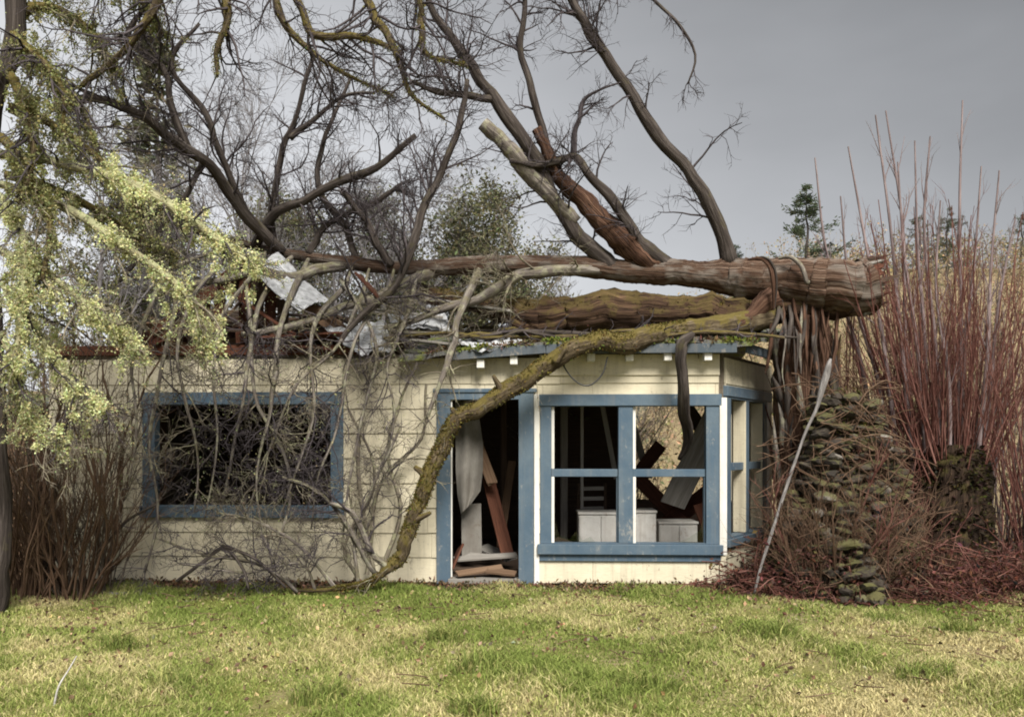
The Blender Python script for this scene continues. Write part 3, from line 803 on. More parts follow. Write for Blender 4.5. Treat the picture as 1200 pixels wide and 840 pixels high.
# ------------------------------------------------------------------ inside the house (world coordinates)
def wbox(name, x, y, z, mat, parent=None, rot=(0, 0, 0)):
    return box(name, x, y, z, mat, parent, None, 0.006, rot=rot)
def X(px, Y): return (px - 600) * Y / F
def Zy(py, Y): return CAMZ - (py - HY) * Y / F
FZ = 0.086
def cabinet(label, px0, px1, pyt, Y, depth, doors):
    x0, x1, z1 = X(px0, Y), X(px1, Y), Zy(pyt, Y)
    t = thing('cabinet', label, 'cabinet', ((x0 + x1) / 2, Y + depth / 2, FZ), radians(random.uniform(-4, 4)), 'white cabinets inside the house')
    wdt, h = x1 - x0, z1 - FZ
    b = box('carcass', (-wdt / 2, wdt / 2), (-depth / 2, depth / 2), (0, h - 0.03), M_enamel, t)
    box('top', (-wdt / 2 - .012, wdt / 2 + .012), (-depth / 2 - .02, depth / 2), (h - 0.029, h), M_enamel, t)
    dw = wdt / doors
    for k in range(doors):
        d = box('door', (-wdt / 2 + k * dw + .012, -wdt / 2 + (k + 1) * dw - .012), (-depth / 2 - .02, -depth / 2 - .001), (0.08, h - 0.05), M_enamel, t)
    return t
cabinet('white two-door cabinet behind the left lower window light', 679, 729, 600, 11.25, 0.5, 2)
cabinet('narrow tall white cabinet just right of the window mullion', 739, 770, 598, 11.2, 0.5, 1)
cabinet('low white chest beneath the fallen ceiling boards', 772, 817, 611, 11.3, 0.45, 2)
def wbeam(name, a, b, wdt, hgt, mat, roll, label, cat, group=None):
    o = beam(name, W(*a), W(*b), wdt, hgt, mat, None, roll); return tag(o, label, cat, group)
wbeam('fallen_plank', (733, 545, 12.6), (835, 650, 11.9), 0.20, 0.03, M_redwood, 1.2, 'dark red plank slanting down across the right lower window light', 'plank', 'planks fallen inside the house')
wbeam('fallen_plank', (848, 470, 11.7), (788, 592, 11.9), 0.34, 0.03, M_greywood, 1.25, 'broad grey board hanging down inside the right window light', 'plank', 'planks fallen inside the house')
wbeam('fallen_plank', (735, 572, 12.9), (775, 520, 13.2), 0.20, 0.03, M_redwood, 1.3, 'orange brown plank end rising behind the window mullion', 'plank', 'planks fallen inside the house')
wbeam('fallen_plank', (852, 560, 12.4), (768, 625, 12.2), 0.28, 0.03, M_redwood, 1.2, 'wide dark red plank low inside the right window light', 'plank', 'planks fallen inside the house')
wbeam('fallen_plank', (800, 470, 12.8), (850, 545, 12.6), 0.2, 0.03, M_darkwood, 1.2, 'dark plank tipped behind the grey hanging board', 'plank', 'planks fallen inside the house')
wbeam('interior_post', (661, 458, 12.2), (661, 660, 12.2), 0.10, 0.10, M_greywood, 0, 'grey upright post inside the left window light', 'post', 'posts inside the house')
wbeam('interior_post', (682, 458, 12.0), (682, 662, 12.0), 0.04, 0.05, M_palewood, 0, 'thin pale upright post inside the left window light', 'post', 'posts inside the house')
wbeam('interior_post', (590, 450, 12.3), (590, 655, 12.3), 0.09, 0.09, M_darkwood, 0, 'dark upright post deep inside the doorway', 'post', 'posts inside the house')
# ladder-back chair
ch = thing('chair', 'small broken ladder-back chair behind the white cabinets', 'chair', (X(700, 12.1), 12.1, FZ), 0.3)
for s in (-1, 1):
    box('leg', (s * .2 - .02, s * .2 + .02), (.18, .22), (0, 1.0), M_darkwood, ch); box('leg', (s * .2 - .02, s * .2 + .02), (-.22, -.18), (0, .43), M_darkwood, ch)
box('seat', (-.23, .23), (-.23, .179), (.431, .46), M_darkwood, ch)
for z in (.62, .76, .90): box('slat', (-.18, .18), (.19, .205), (z, z + .055), M_palewood, ch)
# doorway contents
def cloth(name, label, pts, Yd, mat, seed):
    """hanging torn cloth: grid between left and right edge lists of (px,py)"""
    r2 = np.random.default_rng(seed); Lp, Rp = pts; n = len(Lp); m_ = 9
    G = np.empty((n, m_, 3))
    for i_ in range(n):
        for j_ in range(m_):
            s = j_ / (m_ - 1); px = Lp[i_][0] * (1 - s) + Rp[i_][0] * s; py = Lp[i_][1] * (1 - s) + Rp[i_][1] * s
            G[i_, j_] = W(px, py, Yd + 0.05 * sin(s * 9 + i_ * .5) + r2.normal() * .008)
    top = G.reshape(-1, 3); bot = top + np.array([0, 0.006, 0]); k = n * m_
    i_ = np.arange(n - 1)[:, None] * m_ + np.arange(m_ - 1)[None, :]
    qt = np.stack([i_, i_ + 1, i_ + 1 + m_, i_ + m_], -1).reshape(-1, 4)
    o = mobj(name, np_mesh(name, np.concatenate([top, bot]), np.concatenate([qt[:, ::-1], qt + k])), mat)
    return tag(o, label, 'cloth')
cloth('torn_curtain', 'grey torn cloth hanging just inside the doorway', ([(533, 462), (533, 490), (534, 520), (534, 550), (536, 580), (540, 602)], [(556, 462), (562, 490), (566, 520), (566, 550), (563, 575), (552, 590)]), 10.7, M_cloth, 2)
wbeam('loose_board', (552, 590, 10.95), (553, 650, 10.9), 0.25, 0.02, M_cloth, 0.0, 'stained pale panel leaning inside the doorway below the cloth', 'board')
wbeam('fallen_plank', (552, 500, 10.9), (577, 566, 10.75), 0.13, 0.03, M_brownwood, 1.3, 'brown plank slanting beside the cloth in the doorway', 'plank', 'planks fallen inside the house')
for k, (a, b, m_, lab) in enumerate((((532, 655, 10.35), (604, 650, 10.5), M_greywood, 'grey board lying across the doorway floor'),
        ((535, 672, 10.12), (590, 664, 10.3), M_brownwood, 'brown broken board nearest the door threshold'),
        ((548, 650, 10.6), (570, 652, 10.45), M_greywood, 'short grey splinter board at the doorway left side'),
        ((570, 668, 10.2), (606, 672, 10.12), M_brownwood, 'brown board end at the right of the threshold'))):
    o = wbeam('floor_debris_board', a, b, 0.13, 0.03, m_, 0.2, lab, 'board', 'boards on the doorway floor')
    o.location.z = max(o.location.z, 0.13)

for k, (a, b, wd_, m_, rl, lab) in enumerate((((572, 560, 11.0), (596, 655, 10.6), .16, M_redwood, .3, 'dark red plank leaning low inside the doorway'), ((540, 640, 10.45), (528, 668, 10.2), .16, M_redwood, .8, 'small red-brown scrap in the doorway left corner'),
        ((565, 640, 11.2), (600, 655, 10.9), .2, M_greywood, .2, 'grey tilted scrap board deep in the doorway'), ((600, 540, 11.6), (586, 640, 11.3), .10, M_brownwood, .2, 'narrow brown lath standing deep in the doorway'),
        ((742, 500, 13.6), (760, 560, 13.4), .12, M_greywood, .4, 'grey lath hanging in front of the back opening'), ((705, 470, 12.9), (722, 560, 12.8), .07, M_palewood, .2, 'pale lath hanging behind the mullion'),
        ((820, 590, 11.7), (842, 650, 11.5), .2, M_redwood, .5, 'red-brown scrap at the lower right window corner'), ((650, 632, 11.4), (674, 640, 11.3), .2, M_darkwood, .2, 'dark scrap board left of the two-door cabinet'))):
    wbeam('fallen_plank', a, b, wd_, .025, m_, rl, lab, 'plank', 'planks fallen inside the house')
# ------------------------------------------------------------------ fallen tree
FT = W(945, 340, 10.6)
ftree = thing('fallen_tree', 'huge broken tree lying across the cottage roof with bare limbs upright', 'tree', tuple(FT))
def part_limb(tree, base, name, pts, mat, K=28, sides=10, ridge=0.05, wob=0.3, twigs=None, cap=True, twmat=None, seed=0, label=None, tr=1.0):
    P, R = limb(pts, K, wob)
    o = mobj(name, tubes_mesh(name, [(P, R)], sides, ridge, cap, seed), mat, tree, base)
    if label: o['label'] = label
    if twigs:
        gs = []
        n1, L1, n2, L2, n3, L3, up, kw = twigs
        A = grow(P, R, n1, L1, up=up, K=8, rr=0.5, rmin=0.0065 * tr, rmax=0.015 * tr, wig=0.17, **kw); gs.append((*A, 4))
        B = grow(*A, n2, L2, up=up * .6, K=6, rr=0.6, rmin=0.0042 * tr, rmax=0.008 * tr, wig=0.22, **kw); gs.append((*B, 3))
        if n3:
            Cc = grow(*B, n3, L3, up=up * .5, K=4, rr=0.65, rmin=0.003, rmax=0.005, wig=0.25, **kw); gs.append((*Cc, 3))
        tw = mobj('twigs', tubes_mesh('twigs', gs), twmat or M_twig, o, base); tw['kind'] = 'stuff'
    return o, P, R

def moss_on(o, base, P, R, n, t=(0, 1), size=.018, col=(.14, .115, .03), top=.2, name='moss', lift=.9):
    """short moss fibres standing on the upper side of a limb"""
    p = P[0]; r = R[0]; K = len(p); f_ = rng.uniform(t[0], t[1], n) * (K - 1); i = np.minimum(f_.astype(int), K - 2); fr = (f_ - i)[:, None]
    c = p[i] * (1 - fr) + p[i + 1] * fr; rr = r[i] * (1 - fr[:, 0]) + r[i + 1] * fr[:, 0]; tn = nrm(p[i + 1] - p[i])
    v = rng.normal(size=(n, 3)); v[:, 2] += top; v = nrm(v - (v * tn).sum(1, keepdims=True) * tn)
    ph = np.sin(c[:, 0] * 7 + 1) + np.sin(c[:, 0] * 17 + c[:, 2] * 11) * .7 + rng.normal(size=n) * .5; k = ph > -.35
    m = mobj(name, leaf_mesh(name, [leaves((c + v * rr[:, None] * lift)[k], size, .6, dirs=v[k], dj=.7, col=col, cj=.35)]), M_leafcol, o, base); m['kind'] = 'stuff'
    return m
# trunk, butt at the right with a torn end
LOGP = [(1016, 338, 29, 10.25), (985, 335, 28, 10.3), (940, 331, 27, 10.4), (900, 328, 24, 10.5), (860, 326, 20, 10.6), (820, 322, 15, 10.65), (780, 320, 13, 10.7), (740, 318, 12, 10.7),
        (700, 314, 11, 10.75), (640, 311, 10.5, 10.8), (560, 311, 10, 10.9), (500, 313, 8.5, 10.9), (440, 312, 7.5, 10.95), (400, 307, 6.5, 11.0), (350, 299, 5.5, 11.0), (310, 292, 4.5, 11.1), (270, 280, 3, 11.1)]
LP, LR = limb(LOGP, 240, 0.10)
trunk = mobj('trunk', tubes_mesh('trunk', [(LP, LR)], 48, 0.045, True, 3), M_logbark, ftree, FT)
trunk['label'] = 'reddish grey split trunk with a torn hollow end'
# torn end: ring of wedge splinters
c0_ = LP[0, 0]; ax_ = nrm(LP[0, 0] - LP[0, 3]); up_ = np.array([0, 0, 1.0]); sd_ = np.cross(ax_, up_)
for k in range(75):
    th_ = k * 2 * pi / 25 + random.uniform(-.2, .2); rr_ = LR[0, 0] * (random.uniform(.92, 1.04) if k < 30 else random.uniform(.15, .9))
    ln = random.choice((random.uniform(.06, .14), random.uniform(.14, .30))); wd = random.uniform(.015, .055)
    rad_ = cos(th_) * up_ + sin(th_) * sd_; tn = np.cross(ax_, rad_)
    p0 = c0_ + rad_ * (rr_ - .03) - ax_ * 0.06
    Vv = []
    for (e, hw, ht) in ((0, wd, .022), (ln * .5 + .06, wd * .75, .014), (ln + .06, wd * .12, .003)):
        c = p0 + ax_ * e + rad_ * random.uniform(-.012, .012)
        Vv += [c - tn * hw - rad_ * ht, c + tn * hw - rad_ * ht, c + tn * hw + rad_ * ht, c - tn * hw + rad_ * ht]
    Qd = [(0, 3, 2, 1), (8, 9, 10, 11)]
    for s in (0, 4): Qd += [(s + j, s + (j + 1) % 4, s + 4 + (j + 1) % 4, s + 4 + j) for j in range(4)]
    sp_ = mobj('splinter', np_mesh('splinter', np.array(Vv), np.array(Qd), smooth=False), M_greywood if k % 4 == 0 else M_redwood if k % 4 == 1 else M_darkwood, trunk, FT)
cD = c0_ + ax_ * .012; th2 = np.linspace(0, 2 * pi, 22)[:-1]; rj2 = LR[0, 0] * .9 * rng.uniform(.85, 1.02, 21)  # dark disc on the capped end stands in for shade inside the hollow
Vd = np.concatenate([[cD - ax_ * .0], cD + (np.cos(th2)[:, None] * up_ + np.sin(th2)[:, None] * sd_) * rj2[:, None], [cD - ax_ * .05]])
Td = [(0, 1 + j, 1 + (j + 1) % 21) for j in range(21)] + [(22, 1 + (j + 1) % 21, 1 + j) for j in range(21)]
mobj('hollow_shade_disc', np_mesh('hollow_shade_disc', Vd, None, np.array(Td), smooth=False), M_darkwood, trunk, FT)
# lower rotten fork resting on the roof
uf, UFP, UFR = part_limb(ftree, FT, 'fork', [(1005, 358, 12, 10.3), (960, 358, 15, 10.4), (910, 358, 17, 10.55), (880, 368, 17, 10.6), (845, 366, 18, 10.65), (800, 364, 20, 10.7), (740, 368, 21, 10.75), (680, 372, 21, 10.8), (630, 374, 18, 10.85), (585, 372, 14, 10.9), (530, 350, 10, 11.0), (480, 335, 8, 11.1)],
          M_underlog, 90, 40, 0.11, 0.35, seed=5, label='rotten mossy fork lying on the roof')
moss_on(uf, FT, UFP, UFR, 5200, (.25, .95), .028, (.14, .11, .035), 1.6)
moss_on(uf, FT, UFP, UFR, 1500, (.3, .9), .035, (.075, .043, .026), -.6, 'rotten_fibres')
part_limb(ftree, FT, 'fork', [(905, 352, 13, 10.35), (880, 372, 11, 10.25), (850, 388, 10, 10.2), (838, 392, 5, 10.2)], M_redbark, 24, 16, 0.12, 0.2, seed=6)
# mossy bough hanging over the doorway to the ground
bough, BP, BR = part_limb(ftree, FT, 'limb', [(905, 362, 12, 10.4), (840, 380, 11, 10.1), (790, 388, 11, 9.9), (740, 394, 10.5, 9.75), (700, 402, 9.5, 9.65), (650, 422, 9.5, 9.6), (600, 453, 9.5, 9.55), (560, 478, 9.5, 9.5), (537, 495, 9.5, 9.5), (518, 525, 9, 9.5), (500, 560, 8.6, 9.5), (490, 595, 8.6, 9.5), (478, 632, 8.2, 9.5), (466, 656, 8, 9.5), (452, 670, 5, 9.45), (430, 682, 2.8, 9.4), (395, 690, 2.4, 9.4), (350, 692, 2, 9.4)],
          M_mossylimb, 150, 18, 0.075, 0.4, seed=7, label='mossy bough arching down past the doorway to the ground')
moss_on(bough, FT, BP, BR, 11000, (.1, .95), .024, (.135, .11, .03), .8, lift=1.0)
for k, (a, b) in enumerate((((590, 458), (578, 440)), ((500, 560), (486, 548)), ((486, 610), (505, 600)), ((650, 424), (662, 408)), ((537, 495), (528, 478)))):
    part_limb(ftree, FT, 'stub', [(a[0], a[1], 5, 9.52), ((a[0] + b[0]) / 2, (a[1] + b[1]) / 2, 3.6, 9.48), (b[0], b[1], 2.4, 9.44)], M_mossylimb, 8, 8, .1, .3, seed=200 + k)
BT = grow(BP, BR, 22, .5, ang=(.5, 1.2), K=6, t=(.25, .95), rmin=.004, rmax=.007); BT2 = grow(*BT, 4, .25, K=4, rmin=.003, rmax=.004)
tw = mobj('twigs', tubes_mesh('twigs', [(*BT, 4), (*BT2, 3)]), M_greytwig, bough, FT); tw['kind'] = 'stuff'
part_limb(ftree, FT, 'limb', [(455, 668, 4, 9.45), (438, 650, 3.5, 9.4), (425, 620, 3.2, 9.4), (412, 600, 3, 9.35), (385, 590, 2.5, 9.3)], M_greybark, 16, 6, 0.05, 0.5, twigs=(9, 0.5, 4, 0.25, 0, 0, 0.35, {}), seed=9)
# broken stub hanging off the eave and through the window
part_limb(ftree, FT, 'limb', [(812, 392, 5, 9.75), (801, 404, 8, 9.6), (799, 425, 7, 9.62), (801, 450, 6.5, 9.7), (804, 480, 7, 9.9), (807, 505, 6, 10.2), (803, 525, 4, 10.4), (795, 540, 2, 10.5)], M_darkbark, 30, 10, 0.12, 0.35, seed=12, label='dark broken stub hanging from the eave into the window')
# upright limbs
UP = dict(ang=(0.5, 1.2))
tw_a = (22, 0.95, 6, 0.5, 4, 0.26, 0.0, dict(ang=(0.5, 1.2), t=(.2, 1)))
part_limb(ftree, FT, 'limb', [(852, 312, 10, 10.6), (849, 290, 9, 10.55), (832, 250, 8.5, 10.5), (800, 200, 8, 10.4), (760, 140, 7, 10.3), (715, 75, 6, 10.2), (690, 35, 5.5, 10.1), (665, -10, 5, 10), (635, -70, 4, 10), (615, -130, 3, 10)], M_darkbark, 50, 10, 0.06, 0.4, tw_a, seed=21, label='long straight bare limb leaning up and left from the log')
part_limb(ftree, FT, 'limb', [(655, -30, 4, 10.0), (690, -42, 3, 9.95), (740, -20, 2.5, 9.9), (775, 5, 2.2, 9.85), (800, 32, 2, 9.8), (814, 65, 1.6, 9.8), (806, 98, 1, 9.8)], M_darkbark, 24, 5, 0.04, 0.6, (12, 0.55, 5, 0.25, 2, .15, -0.7, dict(ang=(.4, 1.0))), seed=22)
part_limb(ftree, FT, 'limb', [(790, 315, 9, 10.7), (772, 302, 8, 10.65), (745, 275, 7, 10.6), (715, 232, 6, 10.5), (690, 205, 5, 10.45), (674, 183, 4.5, 10.4), (655, 189, 4, 10.35), (625, 192, 3.5, 10.3), (598, 188, 3, 10.25)], M_darkbark, 34, 8, 0.08, 0.5, (14, .7, 6, .4, 4, .2, 0.1, UP), seed=23)
part_limb(ftree, FT, 'limb', [(674, 184, 4, 10.4), (675, 160, 3.2, 10.35), (680, 140, 2.6, 10.3), (686, 118, 2, 10.3), (705, 105, 1.2, 10.25), (735, 95, .8, 10.2)], M_twig, 18, 6, 0.1, 0.7, (9, .5, 5, .3, 3, .15, 0.1, UP), seed=24)
part_limb(ftree, FT, 'limb', [(772, 318, 12, 10.7), (750, 300, 12, 10.65), (715, 272, 11.5, 10.6), (682, 236, 10, 10.55), (655, 203, 8, 10.5), (638, 172, 6, 10.45), (630, 153, 5.5, 10.45)], M_redbark, 40, 16, 0.16, 0.25, (4, .4, 3, .2, 0, 0, 0, UP), seed=25, label='thick shredded red-brown limb with bark stripped')
part_limb(ftree, FT, 'limb', [(645, 188, 5, 10.5), (632, 140, 4.5, 10.45), (622, 105, 4.2, 10.4), (612, 65, 4, 10.4), (614, 20, 3.6, 10.35), (612, -30, 3, 10.3), (608, -90, 2, 10.3)], M_darkbark, 30, 8, 0.06, 0.5, (14, .8, 5, .4, 4, .2, 0, UP), seed=26)
part_limb(ftree, FT, 'limb', [(722, 312, 10, 10.75), (703, 298, 9, 10.7), (675, 268, 8.5, 10.6), (642, 222, 8, 10.5), (612, 165, 7.5, 10.4), (582, 115, 7, 10.3), (552, 80, 6, 10.2), (528, 45, 5, 10.1), (505, 10, 4, 10.0), (490, -40, 3, 9.9)], M_darkbark, 46, 10, 0.07, 0.4, (24, 1.0, 6, .5, 4, .25, 0, UP), seed=27)
part_limb(ftree, FT, 'limb', [(672, 262, 9, 10.62), (645, 232, 9.5, 10.5), (618, 200, 9.5, 10.4), (590, 170, 8.5, 10.3), (567, 146, 7.5, 10.25)], M_greybark, 26, 12, 0.10, 0.3, seed=28, label='thick grey limb snapped off short')
part_limb(ftree, FT, 'limb', [(575, 113, 5, 10.3), (545, 112, 4, 10.2), (510, 108, 3, 10.1), (480, 95, 2, 10.0)], M_darkbark, 16, 6, .05, .5, (14, .8, 6, .4, 4, .2, 0.1, UP), seed=29)
# limbs running left over the crushed roof
LT = lambda s: (22, 1.0, 7, 0.5, 5, 0.26, s, dict(ang=(.4, 1.2)))
part_limb(ftree, FT, 'limb', [(720, 316, 5, 10.72), (690, 316, 6, 10.68), (640, 318, 7, 10.6), (600, 325, 6.5, 10.5), (570, 342, 6, 10.4), (530, 360, 5, 10.2), (490, 372, 4, 10.1), (450, 385, 3, 9.9)], M_greybark, 30, 8, .08, .5, LT(-.1), twmat=M_greytwig, seed=31)
part_limb(ftree, FT, 'limb', [(300, 290, 6, 11.0), (325, 252, 6, 10.8), (360, 235, 5.5, 10.7), (400, 213, 5, 10.6), (445, 195, 4.5, 10.5), (488, 160, 3.5, 10.4)], M_darkbark, 24, 8, .06, .5, (14, .8, 6, .4, 4, .2, .1, UP), seed=32)
part_limb(ftree, FT, 'limb', [(460, 312, 5, 10.9), (445, 285, 4.5, 10.8), (425, 258, 4, 10.7), (400, 222, 3.5, 10.6)], M_darkbark, 16, 6, .06, .5, (12, .8, 6, .4, 4, .2, .1, UP), seed=33)
part_limb(ftree, FT, 'limb', [(395, 405, 3.5, 9.7), (420, 370, 4.5, 9.8), (455, 335, 5, 9.9), (482, 290, 5.5, 10.0), (498, 240, 5, 10.1), (518, 200, 5, 10.1), (538, 150, 4, 10.1), (548, 95, 3, 10.1)], M_darkbark, 34, 8, .06, .5, LT(0.0), seed=34)
part_limb(ftree, FT, 'limb', [(330, 296, 6, 11.0), (290, 250, 6.5, 10.6), (250, 200, 6.5, 10.2), (205, 165, 6, 9.8), (165, 135, 5.5, 9.5), (120, 118, 5, 9.2), (65, 117, 4.5, 9.0)], M_darkbark, 34, 8, .06, .5, LT(0.05), seed=35)
part_limb(ftree, FT, 'limb', [(400, 308, 6, 11.0), (350, 325, 6, 10.5), (300, 318, 5, 10.2), (240, 330, 4, 9.9), (190, 345, 3, 9.6)], M_greybark, 26, 8, .06, .5, (9, .8, 5, .4, 4, .2, -.1, UP), twmat=M_twig, seed=36)
part_limb(ftree, FT, 'limb', [(510, 318, 6, 10.9), (450, 345, 6, 10.4), (390, 370, 5.5, 10.0), (330, 385, 4.5, 9.8), (280, 392, 3, 9.6)], M_greybark, 26, 8, .06, .5, (10, .8, 5, .4, 4, .2, -.1, UP), twmat=M_twig, seed=37)
part_limb(ftree, FT, 'limb', [(560, 315, 5, 10.9), (540, 370, 4.5, 9.9), (528, 410, 4, 9.6), (515, 450, 3, 9.5), (500, 490, 2, 9.45)], M_greybark, 22, 6, .06, .6, (10, .5, 5, .3, 2, .2, -.3, UP), twmat=M_greytwig, seed=38)
for k, pts in enumerate([((318, 294, 5, 11.0), (316, 240, 4.5, 10.9), (335, 170, 4, 10.8), (352, 120, 3, 10.7), (368, 65, 2, 10.6)), ((290, 255, 5, 10.6), (262, 190, 4, 10.3), (240, 130, 3.5, 10.1), (200, 75, 3, 9.9), (235, 28, 2, 9.8)),
                         ((225, 182, 5, 9.9), (200, 130, 4, 9.8), (190, 80, 3.5, 9.7), (150, 45, 3.5, 9.6), (172, 10, 3, 9.6), (195, -20, 3, 9.6)), ((340, 165, 3.5, 10.8), (370, 140, 3, 10.7), (402, 112, 2.4, 10.6), (440, 108, 1.6, 10.6)),
                         ((420, 310, 5, 11.0), (405, 270, 4, 11.0), (372, 215, 3.5, 11.0), (385, 150, 2.5, 11.0), (410, 90, 1.6, 11.0)), ((270, 285, 4, 11.0), (215, 265, 3.5, 10.7), (160, 240, 3, 10.4), (110, 245, 2, 10.2)),
                         ((240, 195, 4, 10.2), (215, 235, 3.5, 10.0), (170, 290, 3, 9.8), (140, 330, 2, 9.6)), ((360, 303, 5, 11.0), (385, 262, 4, 11.0), (440, 240, 3, 11.0), (470, 215, 2, 11.0))]):
    part_limb(ftree, FT, 'limb', pts, M_darkbark, 26, 7, .08, .5, (13, .85, 6, .45, 4, .24, .08, UP), seed=130 + k)
for k in range(26):
    px = random.uniform(430, 860); Y = random.uniform(9.75, 11.2); py = 523 - (2.74 + .2 * (Y - 9.76) + .05 - CAMZ) * F / Y; dx = random.uniform(30, 95); dy = random.uniform(-9, 9)
    part_limb(ftree, FT, 'branch', [(px - dx, py + 2, 1.2, Y - .1), (px - dx * .3, py - abs(dy), 2.2, Y), (px + dx * .4, py - abs(dy) * .6, 2.4, Y + .05), (px + dx, py - 1, 1.5, Y + .1)], random.choice((M_greybark, M_darkbark, M_mossylimb)), 12, 6, .1, .6, (4, .35, 3, .2, 0, 0, .1, UP), seed=160 + k)
# hanging crown in front of the left window
hang = [((330, 300, 5, 10.8), (303, 360, 4, 9.9), (292, 420, 3.4, 9.5), (284, 470, 2.8, 9.35), (272, 530, 2.2, 9.3), (262, 590, 1.4, 9.3)),
        ((260, 290, 4, 10.2), (225, 350, 3.6, 9.6), (208, 410, 3, 9.3), (216, 470, 2.6, 9.2), (232, 530, 2, 9.2), (228, 600, 1.3, 9.2)),
        ((400, 320, 4.5, 10.6), (374, 370, 3.6, 9.8), (364, 420, 3.2, 9.5), (368, 480, 2.6, 9.4), (352, 540, 2, 9.35), (330, 600, 1.3, 9.3)),
        ((450, 330, 4, 10.4), (425, 380, 3.2, 9.8), (408, 430, 2.8, 9.6), (395, 500, 2.4, 9.5), (372, 560, 2, 9.4), (365, 620, 1.3, 9.4)),
        ((200, 300, 4, 9.8), (172, 370, 3.2, 9.3), (154, 430, 2.6, 9.1), (160, 500, 2, 9.0), (150, 570, 1.3, 9.0)),
        ((350, 310, 5, 10.6), (330, 380, 4.5, 9.7), (322, 440, 4.5, 9.4), (316, 485, 2.5, 9.25), (300, 560, 1.8, 9.2), (310, 640, 1.2, 9.2)),
        ((300, 300, 4, 10.3), (262, 370, 3, 9.5), (250, 440, 2.4, 9.3), (255, 520, 1.8, 9.25), (240, 610, 1.2, 9.2)),
        ((420, 330, 4, 10.4), (400, 400, 3, 9.7), (350, 450, 2.4, 9.4), (318, 520, 1.8, 9.3), (290, 600, 1.2, 9.3)),
        ((480, 330, 4, 10.5), (468, 390, 3, 9.8), (455, 430, 2.4, 9.6), (462, 490, 1.8, 9.5), (450, 540, 1.2, 9.5))]
_tp = np.stack([600 + F * LP[0, :, 0] / LP[0, :, 1], HY - F * (LP[0, :, 2] - CAMZ) / LP[0, :, 1], LP[0, :, 1]], 1)
def trunk_at(px, r):
    q = _tp[np.argmin(np.abs(_tp[:, 0] - px))]; return (q[0], q[1], r, q[2] + .02)
for k, pts in enumerate(hang):
    pts = [(p[0], p[1], p[2] * .72, p[3]) for p in pts]; pts = [trunk_at(max(286, pts[0][0] + 14), pts[0][2] * .55), (pts[0][0] + 3, pts[0][1] + 14, pts[0][2], pts[0][3] - .12)] + pts[1:]
    o, P, R = part_limb(ftree, FT, 'limb', pts, M_greybark, 28, 6, .08, .6, (16, .85, 7, .42, 4, .2, -.1, dict(ang=(.5, 1.4), t=(.36, 1), grav=-.01)), twmat=M_greytwig if k % 3 == 1 else M_twig, seed=40 + k, tr=.68)
    pt = along(P, 420, (.2, 1), .09)
    pt = pt[::2]
    li = mobj('lichen', leaf_mesh('lichen', [leaves(pt, .02, .7, col=(.28, .28, .15), cj=.3)]), M_leafcol, o, FT); li['kind'] = 'stuff'
for k, pts in enumerate([((440, 674, 3, 9.45), (405, 610, 2.4, 9.4), (370, 575, 2, 9.35), (330, 560, 1.4, 9.3)), ((395, 690, 2.4, 9.4), (350, 640, 2, 9.35), (300, 610, 1.7, 9.3), (255, 600, 1.2, 9.3)), ((350, 692, 2.4, 9.4), (300, 660, 2, 9.35), (240, 650, 1.7, 9.3), (180, 630, 1.2, 9.3)),
                         ((420, 684, 2.4, 9.45), (418, 620, 2, 9.5), (440, 560, 1.7, 9.55), (470, 500, 1.3, 9.6)), ((370, 691, 2, 9.4), (350, 660, 1.8, 9.4), (290, 670, 1.5, 9.35), (210, 660, 1.2, 9.3)), ((400, 330, 3, 10.4), (440, 400, 2.4, 9.7), (430, 470, 2, 9.6), (410, 560, 1.6, 9.55), (400, 640, 1.2, 9.5)), ((210, 330, 3, 9.8), (190, 430, 2.4, 9.4), (175, 520, 2, 9.3), (185, 600, 1.6, 9.3), (170, 670, 1.2, 9.3)), ((290, 330, 3, 9.9), (300, 460, 2.4, 9.4), (340, 560, 2, 9.4), (320, 660, 1.4, 9.35))]):
    part_limb(ftree, FT, 'limb', pts, M_greybark, 22, 6, .08, .6, (16, .6, 6, .34, 4, .18, -.05, dict(ang=(.4, 1.3), t=(.15, 1))), twmat=M_greytwig if k % 2 else M_twig, seed=230 + k, tr=.7)
for k, pts in enumerate([((208, 682, 2, 9.3), (240, 655, 2.2, 9.3), (262, 640, 2.2, 9.3), (285, 668, 2, 9.3), (292, 690, 1.6, 9.3)), ((262, 640, 2, 9.3), (300, 655, 1.9, 9.3), (335, 688, 1.6, 9.3)), ((120, 640, 1.8, 9.3), (150, 610, 1.8, 9.3), (185, 590, 1.4, 9.3))]):
    b = W(pts[2][0], pts[2][1], pts[2][3])
    st_ = thing('dead_branch', ['bent dead branch propped like a tent under the left window', 'thin dead branch sloping right from the tent-shaped branch', 'short dead branch beside the left shrub against the wall'][k], 'branch', tuple(b), 0, 'dead branches lying along the wall')
    part_limb(st_, b, 'stem', pts, M_darkbark, 14, 6, .06, .5, (5, .35, 3, .2, 0, 0, .1, UP), seed=60 + k)

